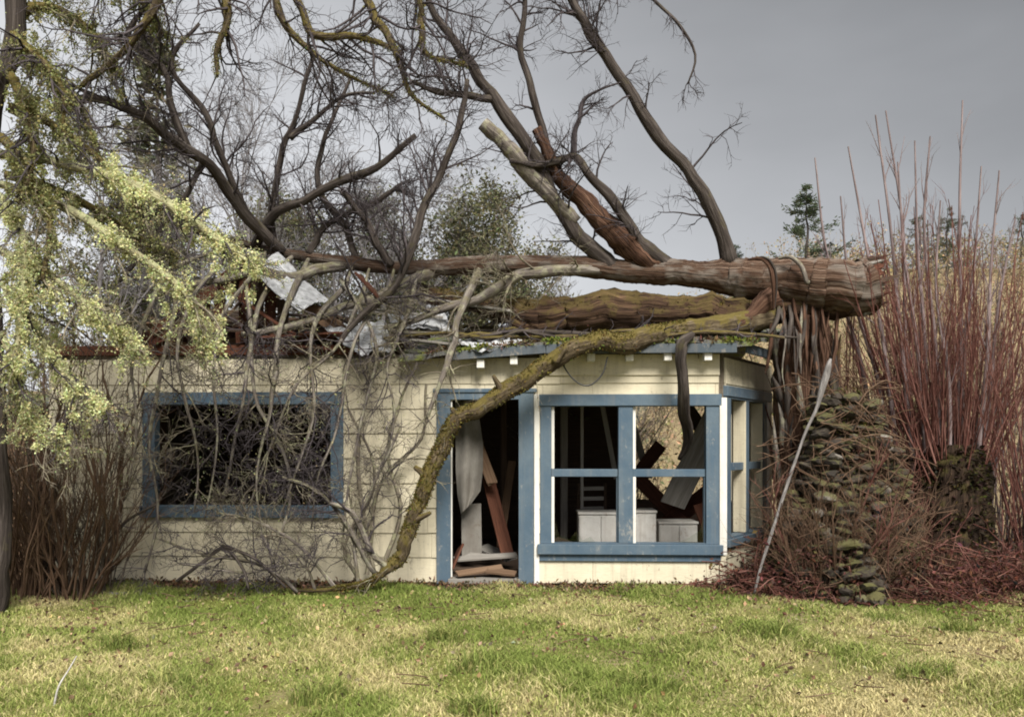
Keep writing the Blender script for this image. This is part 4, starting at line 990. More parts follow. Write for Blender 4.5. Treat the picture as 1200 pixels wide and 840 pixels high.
# ------------------------------------------------------------------ snag (standing broken trunk) carrying the log
SB = np.array([3.56, 10.55, 0.0])
snag = thing('tree_snag', 'shredded red-brown standing trunk under the torn log end', 'tree trunk', tuple(SB))
C = np.array([[3.60, 10.55, -0.1, .46], [3.58, 10.55, .5, .38], [3.55, 10.55, 1.1, .34], [3.53, 10.55, 1.7, .33], [3.50, 10.52, 2.3, .34], [3.50, 10.5, 2.8, .31], [3.52, 10.48, 3.15, .22]])
D = catmull(C, 60)
mobj('trunk', tubes_mesh('trunk', [(D[None, :, :3], D[None, :, 3])], 40, 0.075, True, 9), M_redbark, snag, SB)
for k in range(70):
    th_ = random.uniform(pi * 0.85, pi * 2.15); r0 = .34; h0 = random.uniform(.9, 2.5); L = random.uniform(.25, .85)
    p0 = np.array([3.53 + r0 * cos(th_), 10.53 + r0 * sin(th_), h0]); p1 = p0 + np.array([cos(th_) * .03 + random.uniform(-.1, .1), sin(th_) * .04, L])
    P = catmull(np.array([p0, (p0 + p1) / 2 + rng.normal(size=3) * .02, p1]), 8)[None]; R = np.array([[.01, .03, .04, .04, .035, .025, .015, .004]]) * random.uniform(.5, 1.3)
    o = mobj('bark_strip', tubes_mesh('bark_strip', [(P, R)], 6, .1), random.choice((M_redbark, M_redbark, M_darkbark, M_darkbark, M_underlog, M_greybark)), snag, SB)
# bark strips draped over the log
for k in range(3):
    px = random.uniform(900, 945); b_ = random.uniform(325, 385); j = random.uniform(-6, 6)
    P, R = limb([(px - 26, 303, 1, 10.2), (px - 12, 302, 2.2, 10.12), (px - 2, 312, 2.6, 10.07), (px + 4 + j * .4, 330, 2.4, 10.06), (px + 5 + j, b_, 1.2, 10.1)], 18, .9)
    mobj('bark_strip', tubes_mesh('bark_strip', [(P, R * random.uniform(.5, 1.2))], 6, .15, False, k), random.choice((M_darkbark, M_greybark, M_redbark)), snag, SB)
for k in range(24):
    px = random.uniform(903, 985); y0 = random.uniform(350, 372); L_ = random.uniform(30, 120); j = random.uniform(-10, 10)
    P, R = limb([(px, y0, 2, 10.3), (px + j * .3, y0 + L_ * .4, 3, 10.16), (px + j, y0 + L_ * .8, 2, 10.14), (px + j * 1.4, y0 + L_, .6, 10.14)], 14, .8)
    mobj('bark_strip', tubes_mesh('bark_strip', [(P, R * random.uniform(.3, .9))], 6, .2, False, k), random.choice((M_darkbark, M_redbark, M_redbark, M_greybark)), snag, SB)
pole = limb([(972, 420, 1.5, 9.3), (969, 432, 4.2, 9.3), (963, 455, 4.5, 9.3), (957, 478, 2.2, 9.3), (942, 512, 1.7, 9.28), (926, 556, 1.8, 9.25), (911, 605, 1.8, 9.22), (893, 660, 1.7, 9.2), (884, 695, 1.6, 9.2)], 34, .6)
tag(mobj('leaning_pole', tubes_mesh('leaning_pole', [pole], 8, .12, True, 4), bark('pale_bare_wood', (.09, .083, .08), (.21, .195, .19), (.38, .36, .35), scale=40, stretch=.2)), 'pale bare pole leaning from the stone heap toward the end wall', 'pole')

# ------------------------------------------------------------------ conical heap of mossy stones
HB = np.array([X(984, 10.0), 10.0, 0.0])
heap = thing('stone_heap', 'conical heap of dark mossy stones in front of the standing trunk', 'stone heap', tuple(HB))
def stonemat():
    m, nt, b = new_mat('mossy_stone'); t = NT(nt); oi = t.n('ShaderNodeObjectInfo'); p = t.n('ShaderNodeNewGeometry')
    f = t.noise(p.outputs['Position'], 14, 5, .7); f2 = t.noise(p.outputs['Position'], 4.5, 4, .6)
    c = t.ramp(oi.outputs['Random'], [(0.0, (.012, .009, .007)), (.5, (.034, .025, .019)), (.9, (.065, .05, .038)), (1.0, (.22, .20, .18))])
    c = t.mix(t.math('MULTIPLY', t.fac(f, .4, .7), .6), c, (.04, .032, .022))
    nz = t.n('ShaderNodeSeparateXYZ'); t.l(p.outputs['Normal'], nz.inputs[0])
    mk = t.fac(t.math('ADD', f2, t.math('MULTIPLY', nz.outputs[2], .14)), .52, .62)
    c = t.mix(t.math('MULTIPLY', mk, .8), c, t.mix(f, (.04, .04, .01), (.13, .12, .035)))
    t.l(c, b.inputs['Base Color']); b.inputs['Roughness'].default_value = .9; t.bump(f, b, .6, .03); return m
M_stone = stonemat()
stones = []
for k in range(7):
    bm = bmesh.new(); bmesh.ops.create_icosphere(bm, subdivisions=2, radius=0.5)
    for v in bm.verts:
        v.co = Vector((np.sign(v.co.x) * abs(v.co.x * 2) ** .75 / 2, np.sign(v.co.y) * abs(v.co.y * 2) ** .75 / 2, np.sign(v.co.z) * abs(v.co.z * 2) ** .7 / 2))
        v.co *= 1 + random.uniform(-.14, .14)
    me = bpy.data.meshes.new('stone'); bm.to_mesh(me); bm.free(); me.materials.append(M_stone); stones.append(me)
z = 0.04; nst = 0
core_ = bmesh.new(); bmesh.ops.create_cone(core_, segments=20, radius1=.70, radius2=.12, depth=2.15, cap_ends=True)
for v in core_.verts: v.co.z += 1.07; v.co.x *= 1 + random.uniform(-.08, .08)
me = bpy.data.meshes.new('rubble_core'); core_.to_mesh(me); core_.free(); me.materials.append(M_darkwood)
link(bpy.data.objects.new('rubble_core', me), heap)
while z < 2.2:
    rad = .80 * (1 - z / 2.7) ** .95 + .05; hgt = random.uniform(.05, .085); a = pi * 0.86 + random.uniform(0, .3)
    while a < pi * 2.14:
        wd = random.choice((random.uniform(.09, .16), random.uniform(.12, .27)))
        o = bpy.data.objects.new('stone', random.choice(stones)); link(o, heap)
        rj = rad * (1 + .16 * sin(3 * a + 1 + z) + .10 * sin(7 * a + 3 * z)) + random.uniform(-.10, .09)
        o.location = (rj * cos(a), rj * sin(a), z + random.uniform(-.02, .02)); o.scale = (wd * 1.1, random.uniform(.12, .26), hgt * random.uniform(.8, 1.5))
        o.rotation_euler = (random.uniform(-.35, .35), random.uniform(-.3, .3), a + pi / 2 + random.uniform(-.6, .6)); a += wd / rad; nst += 1
    z += hgt * .86
mp_ = np.array([[HB[0] + (.75 * (1 - z / 2.6) + .1) * cos(a), 10.0 + (.75 * (1 - z / 2.6) + .1) * sin(a), z] for a, z in zip(rng.uniform(.92 * pi, 2.08 * pi, 6000), rng.uniform(.05, 2.25, 6000))])
keep = (np.sin(mp_[:, 0] * 9) * np.sin(mp_[:, 2] * 6 + 1) > .05) | (mp_[:, 2] > 1.6)
dl = mobj('dead_leaves', leaf_mesh('dead_leaves', [leaves(mp_[~keep], .055, .45, dirs=np.array([[0, -.5, -.6]]).repeat((~keep).sum(), 0), dj=.8, col=(.065, .037, .024), cj=.6)]), M_litter, heap, HB); dl['kind'] = 'stuff'
mo = mobj('moss', leaf_mesh('moss', [leaves(mp_[keep][::2], .035, .6, up=.5, col=(.10, .095, .028), cj=.4)]), M_leafcol, heap, HB); mo['kind'] = 'stuff'

ang_ = rng.uniform(.9 * pi, 2.1 * pi, 420); zz_ = rng.uniform(.1, 2.3, 420); rd_ = .8 * (1 - zz_ / 2.6) + .16
P = np.empty((420, 6, 3)); P[:, 0] = np.stack([HB[0] + rd_ * np.cos(ang_), 10.0 + rd_ * np.sin(ang_), zz_], 1); d = nrm(rng.normal(size=(420, 3)) * np.array([.7, .25, .9]) + np.array([.12, -.15, -.1]))
for k in range(1, 6): d = nrm(d + rng.normal(size=(420, 3)) * .15 - np.array([0, 0, .1])); P[:, k] = P[:, k - 1] + d * rng.uniform(.04, .13, (420, 1))
P[..., 2] = np.maximum(P[..., 2], .02); A = grow(P, np.full((420, 6), .006), 3, .25, K=4, rmin=.003, rmax=.004)
tw = mobj('twigs', tubes_mesh('twigs', [(P, np.full((420, 6), .006), 4), (*A, 3)]), M_brownshoot, heap, HB); tw['kind'] = 'stuff'
# ------------------------------------------------------------------ right thicket
def shrub(name, label, base, stump, n_main, n_fill, spread, hr, mat, fillmat, twn, seed, cat='shrub', tallpx=None, lean=(0, 0), curve=.05, z0=0.0, fan=.22):
    t = thing(name, label, cat, tuple(base))
    if stump is not None:
        D = catmull(np.array(stump), 26)
        st = mobj('stump', tubes_mesh('stump', [(D[None, :, :3], D[None, :, 3])], 26, .16, True, seed), M_mossstump, t, base)
        moss_on(st, base, D[None, :, :3], D[None, :, 3], 3500, (.02, .95), .045, (.055, .052, .014), 0, lift=1.02)
        moss_on(st, base, D[None, :, :3], D[None, :, 3], 3000, (.02, .98), .07, (.035, .023, .016), 0, 'bark_flakes', 1.0)
    def shoots(n, h0, h1, K=9):
        a = rng.uniform(0, 2 * pi, n); r = np.sqrt(rng.uniform(0, 1, n)); ox = spread[0] * r * np.cos(a); oy = spread[1] * r * np.sin(a)
        P = np.empty((n, K, 3)); P[:, 0] = base + np.stack([ox, oy, rng.uniform(.8, 1.05, n) * z0], 1) * np.array([.75, .75, 1])
        d = nrm(np.stack([ox * fan + lean[0] + rng.normal(size=n) * .09, oy * fan + lean[1] + rng.normal(size=n) * .09, np.ones(n)], 1)); L = rng.uniform(h0, h1, n)[:, None] / (K - 1)
        for k in range(1, K):
            d = nrm(d + rng.normal(size=(n, 3)) * curve + np.array([0, 0, .04])); P[:, k] = P[:, k - 1] + d * L
        R = rng.uniform(.0055, .015, n)[:, None] * np.linspace(1, .35, K)[None, :]
        return P, R
    for k in range(n_main):
        if tallpx:
            px, py, Yb = tallpx[k]; tip = W(px, py, Yb); b0 = base + np.array([(tip[0] - base[0]) * (.45 if z0 else .75), Yb - base[1], z0 * .8])
            Cc = np.array([[*b0, .034], [*(b0 * .62 + tip * .38 + rng.normal(size=3) * .05), .026], [*(b0 * .3 + tip * .7 + rng.normal(size=3) * .05), .018], [*tip, .009]])
            Dd = catmull(Cc, 20); P, R = Dd[None, :, :3], Dd[None, :, 3]
        else: P, R = shoots(1, hr[1] * .8, hr[1] * 1.15, 14); R = R * 1.6
        o = mobj('shoot', tubes_mesh('shoot', [(P, R)], 6), mat, t, base)
        A = grow(P, R, 9, .8, ang=(.3, .6), up=.6, K=6, t=(.3, .9), rmin=.005, rmax=.009, fall=.5, wig=.08); B = grow(*A, 2, .25, ang=(.3, .7), up=.3, K=4, rmin=.003, rmax=.005)
        tw = mobj('twigs', tubes_mesh('twigs', [(*A, 4), (*B, 3)]), mat, o, base); tw['kind'] = 'stuff'
    P, R = shoots(n_fill, hr[0], hr[1])
    A = grow(P, R, twn, .8, ang=(.25, .6), up=.4, K=5, t=(.15, .95), rmin=.003, rmax=.007, wig=.12); B = grow(*A, 2, .35, ang=(.3, .7), up=.2, K=4, rmin=.0025, rmax=.005)
    fo = mobj('shoots', tubes_mesh('shoots', [(P, R, 5), (*A, 4), (*B, 3)]), fillmat, t, base); fo['kind'] = 'stuff'
    return t
M_mossstump = bark('mossy_stump', (.010, .007, .005), (.032, .021, .015), (.085, .055, .036), moss=(.075, .072, .014), mossamt=.22, scale=26, stretch=.15, bump=1.0, crack=.9)
B1 = np.array([X(1115, 10.4), 10.4, 0.0])
st1 = [[B1[0] - .05, 10.4, -.05, .52], [B1[0], 10.4, .4, .44], [B1[0], 10.42, .9, .40], [B1[0] + .02, 10.44, 1.35, .38], [B1[0] + .02, 10.44, 1.62, .28]]
tall = [(994, 172, 10.6), (1026, 135, 10.5), (1038, 130, 10.7), (1052, 190, 10.4), (1072, 165, 10.8), (1090, 160, 10.5), (1128, 118, 10.6), (1150, 195, 10.7), (1171, 200, 10.3), (985, 230, 10.8), (1102, 235, 10.3), (955, 185, 10.9), (1190, 255, 10.5)]
shrub('coppiced_tree', 'red-stemmed coppiced tree with thick mossy stump and tall whips', B1, st1, len(tall), 130, (.62, .45), (1.4, 3.1), M_shootpale, M_shoot, 8, 71, 'tree', tall, z0=1.45, fan=.75)
B2 = np.array([X(1265, 10.2), 10.2, 0.0])
shrub('red_shrub', 'dense red-brown shrub at the right edge of the lawn', B2, None, 5, 130, (1.0, .5), (1.6, 3.6), M_shoot, M_shoot, 5, 72)
B3 = np.array([X(1025, 11.3), 11.3, 0.0])
shrub('red_shrub', 'red-brown shrub growing behind the stone heap', B3, None, 4, 130, (1.1, .5), (1.8, 4.0), M_shoot, M_shoot, 7, 73)
B4 = np.array([X(1040, 10.0), 9.9, 0.0])
shrub('red_shrub', 'low rust-brown brush between the stone heap and the stump', B4, None, 3, 35, (.4, .25), (.6, 1.7), M_shoot, M_shoot, 6, 76, curve=.12, fan=.8, lean=(-.2, 0))
B6 = np.array([X(985, 9.35), 9.35, 0.0])
shrub('red_shrub', 'low tangled rust-brown brush in front of the stone heap', B6, None, 4, 60, (.55, .2), (.4, 1.3), M_shoot, M_brownshoot, 8, 79, curve=.18, fan=1.0)
B5 = np.array([X(1160, 11.4), 11.4, 0.0])
shrub('red_shrub', 'tall rust-brown shrub behind the mossy stump', B5, None, 4, 110, (1.3, .5), (2.0, 4.1), M_shoot, M_shootpale, 7, 77)
# dead bramble litter at the foot
n = 900; a = np.stack([rng.uniform(X(866, 9.6), X(1290, 9.6), n), rng.uniform(9.2, 10.1, n), np.zeros(n)], 1)
P = np.empty((n, 7, 3)); P[:, 0] = a; d = nrm(np.stack([rng.normal(size=n), rng.normal(size=n) * .6 - .2, rng.uniform(.4, 1.4, n)], 1)); L = rng.uniform(.4, 1.1, n)[:, None] / 6
for k in range(1, 7): d = nrm(d + rng.normal(size=(n, 3)) * .15 - np.array([0, 0, .22])); P[:, k] = P[:, k - 1] + d * L; P[:, k, 2] = np.maximum(P[:, k, 2], .02)
A = grow(P, np.full((n, 7), .006), 4, .3, rmin=.002, rmax=.004, K=4)
br = mobj('bramble_canes', tubes_mesh('bramble_canes', [(P, np.full((n, 7), .005), 4), (*A, 3)]), M_shoot); br['kind'] = 'stuff'
tag(br, 'tangle of dead red bramble canes at the foot of the thicket', 'brambles')
lp = np.concatenate([along(P, 14, (0, 1), .05), np.stack([rng.uniform(X(866, 9.5), X(1290, 9.6), 9000), 9.95 + rng.normal(size=9000) * .28, rng.uniform(.02, .35, 9000) ** 1.6], 1)])
lt_ = mobj('leaf_litter', leaf_mesh('leaf_litter', [leaves(lp, .055, .6, col=(.075, .036, .025), cj=.5)]), M_litter); lt_['kind'] = 'stuff'
tag(lt_, 'dark red-brown dead leaves heaped below the thicket', 'leaves')

# ------------------------------------------------------------------ left shrub and lichen tree
BL = np.array([X(75, 9.3), 9.3, 0.0])
shrub('brown_shrub', 'brown many-stemmed bare shrub in front of the left wall end', BL, None, 8, 50, (.55, .35), (.9, 2.5), M_brownshoot, M_brownshoot, 6, 74, curve=.13, fan=.9)
BL2 = np.array([X(8, 9.0), 9.0, 0.0])
shrub('brown_shrub', 'dark brown shrub at the left edge beside the lichen tree', BL2, None, 4, 55, (.45, .35), (.9, 2.1), M_brownshoot, M_brownshoot, 6, 75, curve=.13, fan=.9)

BL3 = np.array([X(92, 9.45), 9.45, 0.0])
shrub('brown_shrub', 'tall loose brown shrub hiding the left end of the wall', BL3, None, 7, 45, (.5, .3), (1.2, 2.9), M_brownshoot, M_brushgrey, 8, 78, curve=.13, fan=.6, lean=(-.12, 0))
LB = np.array([X(-8, 8.2), 8.2, 0.0])
ltree = thing('lichen_tree', 'tree draped in pale yellow-green lichen at the left edge', 'tree', tuple(LB))
part_limb(ltree, LB, 'trunk', [(-10, 745, 20, 8.2), (-9, 690, 15, 8.2), (-6, 600, 13, 8.2), (-4, 500, 12, 8.15), (-20, 300, 12, 8.1), (-14, 150, 11.5, 8.0), (12, 40, 11, 8.0), (16, -80, 10, 8.0), (10, -250, 8, 8.0), (5, -420, 4, 8.0)], M_darkbark, 50, 14, .1, .3, seed=80)
def lichen_limb(pts, mat=M_lichlimb, K=26, dens=1.0, col=(.56, .57, .31), tw=(12, .75, 5, .36, 3, .18, -.2), size=.024, twm=None, fuzz=.024, seed=0):
    t_ = (*tw, dict(ang=(.4, 1.2), grav=-.03))
    o, P, R = part_limb(ltree, LB, 'limb', pts, mat, K, 8, .15, .5, t_, twmat=twm or (M_twig if seed % 2 else M_greytwig), seed=seed)
    n = int(900 * dens); pt = along(P, n, (.05, 1), fuzz)
    cl = np.concatenate([along(P, int(24 * dens), (.1, 1), .035), along(P, int(10 * dens), (.2, 1), .14)]); k = 110
    cp = np.repeat(cl, k, axis=0) + rng.normal(size=(len(cl) * k, 3)) * np.array([.022, .022, .045]) * np.repeat(rng.uniform(.5, 1.4, len(cl)), k)[:, None] - np.array([0, 0, .03])
    # lichen also sleeves the hanging twigs
    N1 = grow(P, R, int(22 * dens), .55, up=-.3, K=7, rmin=.003, rmax=.006, wig=.2); N2 = grow(*N1, 4, .26, up=-.2, K=5, rmin=.0025, rmax=.004)
    tp = along(N1[0], 60, (.1, 1), .008); tp2 = along(N2[0], 14, (.1, 1), .007)
    sel = rng.random(len(tp)) < np.repeat(rng.random(len(N1[0])) < .6, 60) * .9 + .08
    sm = mobj('lichen_twigs', tubes_mesh('lichen_twigs', [(*N1, 4), (*N2, 3)]), M_greytwig, o, LB); sm['kind'] = 'stuff'
    me = leaf_mesh('lichen', [leaves(pt, size, .7, col=col, cj=.22), leaves(cp, size, .7, up=-.3, col=tuple(c * 1.1 for c in col), cj=.2),
                              leaves(tp[sel], size * .9, .7, col=tuple(c * .85 for c in col), cj=.28), leaves(tp2, size * .7, .7, col=tuple(c * .7 for c in col), cj=.3)])
    li = mobj('lichen', me, M_leafcol, o, LB); li['kind'] = 'stuff'
    return o
lichen_limb([(0, 180, 6, 8.1), (60, 190, 6, 7.9), (130, 205, 6, 7.8), (180, 225, 6, 7.7), (240, 270, 5, 7.7), (275, 295, 4, 7.7), (305, 318, 2.5, 7.7)], dens=1.8, seed=81)
lichen_limb([(-2, 285, 5, 8.1), (35, 312, 5, 7.8), (80, 340, 4.5, 7.7), (130, 380, 4, 7.6), (172, 412, 2.5, 7.6)], dens=1.5, seed=82)
lichen_limb([(0, 230, 5, 8.1), (25, 270, 5, 7.7), (30, 330, 4.5, 7.5), (22, 395, 4, 7.4), (8, 440, 2, 7.4)], dens=1.7, seed=83)
lichen_limb([(0, 210, 5, 8.1), (70, 240, 5, 7.9), (150, 290, 4.5, 7.7), (205, 330, 4, 7.6), (232, 370, 3, 7.6), (245, 405, 2, 7.6)], dens=1.3, seed=84)
lichen_limb([(0, 330, 4, 8.1), (40, 380, 4, 7.8), (70, 430, 3, 7.7), (100, 465, 2, 7.7), (128, 475, 1.5, 7.7)], dens=.9, seed=85)
lichen_limb([(0, 390, 4, 8.1), (20, 440, 3, 7.8), (30, 480, 2.5, 7.7), (55, 510, 2, 7.7), (80, 525, 1.3, 7.7)], dens=.8, seed=86)
OLIVE = (.26, .26, .115)
for k, pts in enumerate([((5, 120, 7, 8), (60, 150, 5, 8.2), (120, 190, 4, 8.4), (170, 250, 3, 8.5)), ((8, 60, 7, 8), (50, 80, 5, 8.3), (95, 130, 4, 8.4), (120, 200, 3, 8.5)),
                         ((12, 20, 7, 8), (60, 10, 5, 8.2), (110, 40, 4, 8.3), (140, 90, 3, 8.4)), ((14, -30, 7, 8), (70, -30, 5, 8.3), (150, -10, 4, 8.4), (190, 40, 3, 8.5)),
                         ((4, 160, 6, 8), (40, 210, 5, 7.8), (60, 270, 4, 7.7), (50, 330, 3, 7.6)), ((10, 90, 6, 8), (30, 130, 5, 7.8), (40, 180, 4, 7.7), (25, 240, 3, 7.6)),
                         ((6, 200, 6, 8), (90, 235, 5, 8.1), (160, 275, 4, 8.2), (210, 300, 3, 8.3)), ((10, 40, 6, 8), (40, 60, 5, 7.8), (70, 100, 4, 7.7), (75, 160, 2.5, 7.6))]):
    lichen_limb(pts, M_mossylimb, dens=.75, col=OLIVE, tw=(9, .8, 5, .4, 3, .2, -.12), size=.026, seed=90 + k, fuzz=.04)
# overhanging mossy boughs along the top of the frame
OV = (.17, .16, .05)
for k, pts in enumerate([((14, -150, 8, 8), (110, -120, 7, 8), (200, -60, 6, 8), (258, -15, 5, 8), (266, 20, 5, 8), (256, 55, 3.5, 8), (255, 90, 2, 8)),
                         ((14, -180, 8, 8), (150, -150, 7, 8), (290, -70, 6, 8), (345, -5, 5.5, 8), (368, 40, 5, 8), (420, 45, 4, 8), (470, 60, 2.5, 8)),
                         ((12, -220, 8, 8), (200, -200, 7, 8), (380, -90, 6, 8), (425, -5, 5, 8), (445, 30, 5, 8), (465, 60, 4, 8), (482, 110, 2.5, 8), (520, 140, 1.5, 8)),
                         ((12, -240, 8, 8), (250, -220, 7, 8), (440, -110, 6, 8), (488, -5, 4.5, 8), (496, 30, 4, 8), (500, 62, 3, 8), (548, 78, 2, 8)),
                         ((16, -100, 7, 8), (100, -70, 6.5, 8), (190, -20, 6, 8.1), (160, 40, 5, 8.2), (130, 75, 4, 8.3), (95, 100, 3, 8.3)),
                         ((12, -230, 7, 8), (180, -160, 6, 8.2), (300, -60, 5, 8.3), (330, 20, 4, 8.4), (375, 70, 3, 8.5), (430, 100, 2, 8.5), (460, 112, 1.5, 8.5))]):
    t_ = (16, .9, 5, .48, 3, .24, -.1, dict(ang=(.4, 1.2), t=(.4, 1)))
    o, P, R = part_limb(ltree, LB, 'limb', pts, M_mossylimb, 44, 8, .12, .4, t_, seed=110 + k)
    li = mobj('moss', leaf_mesh('moss', [leaves(along(P, 1100, (.4, 1), .018), .02, .6, up=-.3, col=OV, cj=.3)]), M_leafcol, o, LB); li['kind'] = 'stuff'

# ------------------------------------------------------------------ vine on the wall
VB = np.array([X(440, 9.9), 10.05, 0.0])
vine = thing('wall_vine', 'leafless vine climbing the cream wall between window and doorway', 'vine', tuple(VB))
for k, pts in enumerate([((440, 672, 3, 9.95), (425, 600, 3, 9.98), (418, 520, 2.6, 9.99), (430, 460, 2, 9.98), (425, 420, 1.5, 9.9)), ((445, 672, 3, 9.95), (470, 600, 2.4, 9.98), (455, 530, 2.2, 9.98), (470, 470, 1.8, 9.97), (490, 425, 1.4, 9.9)),
                         ((430, 672, 2.6, 9.95), (445, 570, 2.4, 9.98), (495, 510, 2, 9.96), (500, 450, 1.5, 9.9)), ((420, 680, 2.4, 9.9), (405, 640, 2.2, 9.95), (440, 560, 2, 9.97), (410, 480, 1.7, 9.97))]):
    P, R = limb(pts, 24, .6); o = mobj('stem', tubes_mesh('stem', [(P, R)], 5), M_greytwig, vine, VB)
    A = grow(P, R, 12, .5, ang=(.4, 1.1), up=.2, K=7, rmin=.003, rmax=.006, wig=.3); B = grow(*A, 4, .25, K=5, rmin=.002, rmax=.004, wig=.3)
    for q in (A, B): q[0][..., 1] = 9.96 + (q[0][..., 1] - 9.96) * .25 - .02 + (-q[0][..., 0] * 0 + (2.4 - q[0][..., 0]) * sin(HA) * .6 - .1)
    tw = mobj('twigs', tubes_mesh('twigs', [(*A, 4), (*B, 3)]), M_twig, o, VB); tw['kind'] = 'stuff'

cab = limb([(655, 418, 1, 9.72), (665, 436, 1, 9.72), (678, 449, 1, 9.72), (692, 451, 1, 9.72), (706, 438, 1, 9.72), (712, 418, 1, 9.72)], 24, 0)
tag(mobj('hanging_cable', tubes_mesh('hanging_cable', [cab], 5), M_cable), 'thin dark cable looping below the eave over the window', 'cable')

# ------------------------------------------------------------------ brown plank shed at the far left
sh = thing('plank_shed', 'reddish brown plank shed behind the left shrub', 'shed', (X(45, 11.2), 11.2, 0), 0.05)
for k in range(13):
    x = -1.1 + k * .17; box('plank', (x, x + .155), (0, .025), (0.02, 2.15 + random.uniform(-.04, .03)), random.choice((M_redwood, M_brownwood)), sh)
box('rail', (-1.12, 1.1), (.026, .07), (1.7, 1.8), M_darkwood, sh); box('rail', (-1.12, 1.1), (.026, .07), (.4, .5), M_darkwood, sh)
box('roof', (-1.25, 1.2), (-.2, 1.6), (2.2, 2.25), M_roof, sh, rot=(.12, 0, 0))
box('side_panel', (1.06, 1.09), (.08, 1.5), (.02, 2.15), M_brownwood, sh)
box('side_panel', (-1.1, -1.07), (.08, 1.5), (.02, 2.15), M_brownwood, sh)

# ------------------------------------------------------------------ background trees
def gz(x, y): return float(ground_z(np.array(x), np.array(y)))
def conifer(label, px, pytop, Y, rad, col, seed, group, n=26, dens=1.0):
    x = X(px, Y); b = np.array([x, Y, gz(x, Y) - .1]); h = Zy(pytop, Y) - b[2]
    t = thing('conifer', label, 'conifer', tuple(b), 0, group)
    K = 14; P = np.stack([np.full(K, x), np.full(K, Y), b[2] + np.linspace(0, 1, K) * h], 1); P[:, :2] += rng.normal(size=(K, 2)) * .03
    R = np.linspace(h * .016 + .03, .01, K)
    mobj('trunk', tubes_mesh('trunk', [(P[None], R[None])], 7), M_darkbark, t, b)
    nb = int(n * h / 2); tt = rng.uniform(.12, 1, nb) ** .85; a = rng.uniform(0, 2 * pi, nb)
    L = rad * (1 - tt) ** .8 * rng.uniform(.4, 1.15, nb) + .06
    Kb = 6; s = np.linspace(0, 1, Kb)[None, :, None]
    st = np.stack([np.full(nb, x), np.full(nb, Y), b[2] + tt * h], 1)[:, None, :]
    dv = np.stack([np.cos(a), np.sin(a), rng.uniform(-.15, .35, nb)], 1)[:, None, :] * L[:, None, None]
    BP = st + dv * s + np.array([0, 0, -1.0]) * (L[:, None, None] * .18 * np.sin(s * pi)) + rng.normal(size=(nb, Kb, 3)) * .02
    cr = mobj('crown', tubes_mesh('crown', [(BP, np.full((nb, Kb), .012) * h / 6, 3)]), M_darkbark, t, b)
    m_ = int(60 * dens); pts = along(BP, m_, (.12, 1), .05 * h / 5)
    dirs = np.repeat(nrm(dv[:, 0]), m_, axis=0)
    sh_ = rng.uniform(.6, 1.4, nb).repeat(m_)[:, None]
    nd = mobj('needles', leaf_mesh('needles', [leaves(pts, .026 * h, .32, dirs=dirs, dj=.6, up=.1, col=np.array(col)[None] * sh_, cj=.25)]), M_leafcol, cr, b); nd['kind'] = 'stuff'
GC = 'conifers on the hillside'
conifer('small full conifer on the skyline right of the log end', 945, 218, 36, 3.2, (.10, .125, .075), 1, GC)  # distance haze put into the needle colour as a paler grey-green
conifer('conifer behind the red whips, left of the pair', 1078, 252, 38, 2.0, (.10, .115, .075), 2, GC)
conifer('conifer behind the red whips, right of the pair', 1110, 244, 38, 2.2, (.10, .115, .075), 3, GC)
conifer('conifer at the far right edge of the skyline', 1197, 252, 40, 2.2, (.10, .115, .075), 4, GC)
conifer('tiny conifer tip just right of the leaning limb', 862, 286, 42, 1.2, (.09, .11, .07), 5, GC)
conifer('tall dark conifer behind the left branches', 185, 35, 24, 1.9, (.16, .16, .09), 6, GC, 13, .7)

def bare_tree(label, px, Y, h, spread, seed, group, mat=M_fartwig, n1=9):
    x = X(px, Y); b = np.array([x, Y, gz(x, Y) - .1]); t = thing('bare_tree', label, 'tree', tuple(b), 0, group)
    K = 12; P = np.stack([np.full(K, x), np.full(K, Y), b[2] + np.linspace(0, 1, K) * h * .8], 1); P[:, :2] += np.cumsum(rng.normal(size=(K, 2)) * .06, axis=0)
    R = np.linspace(.015 * h, .02, K)[None]; P = P[None]
    mobj('trunk', tubes_mesh('trunk', [(P, R)], 7, .05), mat, t, b)
    A = grow(P, R, n1, h * .5, ang=(.4, .9), up=.35, K=9, t=(.2, 1), rr=.55, rmin=.02, rmax=.07, wig=.14, fall=.4)
    B = grow(*A, 7, h * .22, ang=(.35, .9), up=.2, K=7, rmin=.009, rmax=.025, wig=.16); Cc = grow(*B, 6, h * .10, ang=(.4, .9), up=.1, K=5, rmin=.005, rmax=.012, wig=.2); Dd = grow(*Cc, 5, h * .055, K=4, rmin=.005, rmax=.008, wig=.25)
    c = mobj('crown', tubes_mesh('crown', [(*A, 5), (*B, 4), (*Cc, 3), (*Dd, 3)]), mat, t, b)
    return t, b, c, Cc, Dd
GB = 'bare trees behind the house'
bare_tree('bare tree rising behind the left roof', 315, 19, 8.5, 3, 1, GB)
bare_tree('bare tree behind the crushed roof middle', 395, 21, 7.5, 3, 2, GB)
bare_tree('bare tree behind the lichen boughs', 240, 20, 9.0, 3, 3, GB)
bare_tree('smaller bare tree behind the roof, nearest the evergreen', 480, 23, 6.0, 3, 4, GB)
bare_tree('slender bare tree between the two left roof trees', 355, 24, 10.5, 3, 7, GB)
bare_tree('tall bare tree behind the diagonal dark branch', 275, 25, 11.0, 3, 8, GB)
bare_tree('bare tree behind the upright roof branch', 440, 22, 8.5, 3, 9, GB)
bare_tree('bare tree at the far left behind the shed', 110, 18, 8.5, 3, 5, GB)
bare_tree('low bare tree behind the log, right of the evergreen', 690, 26, 5.2, 3, 6, GB)
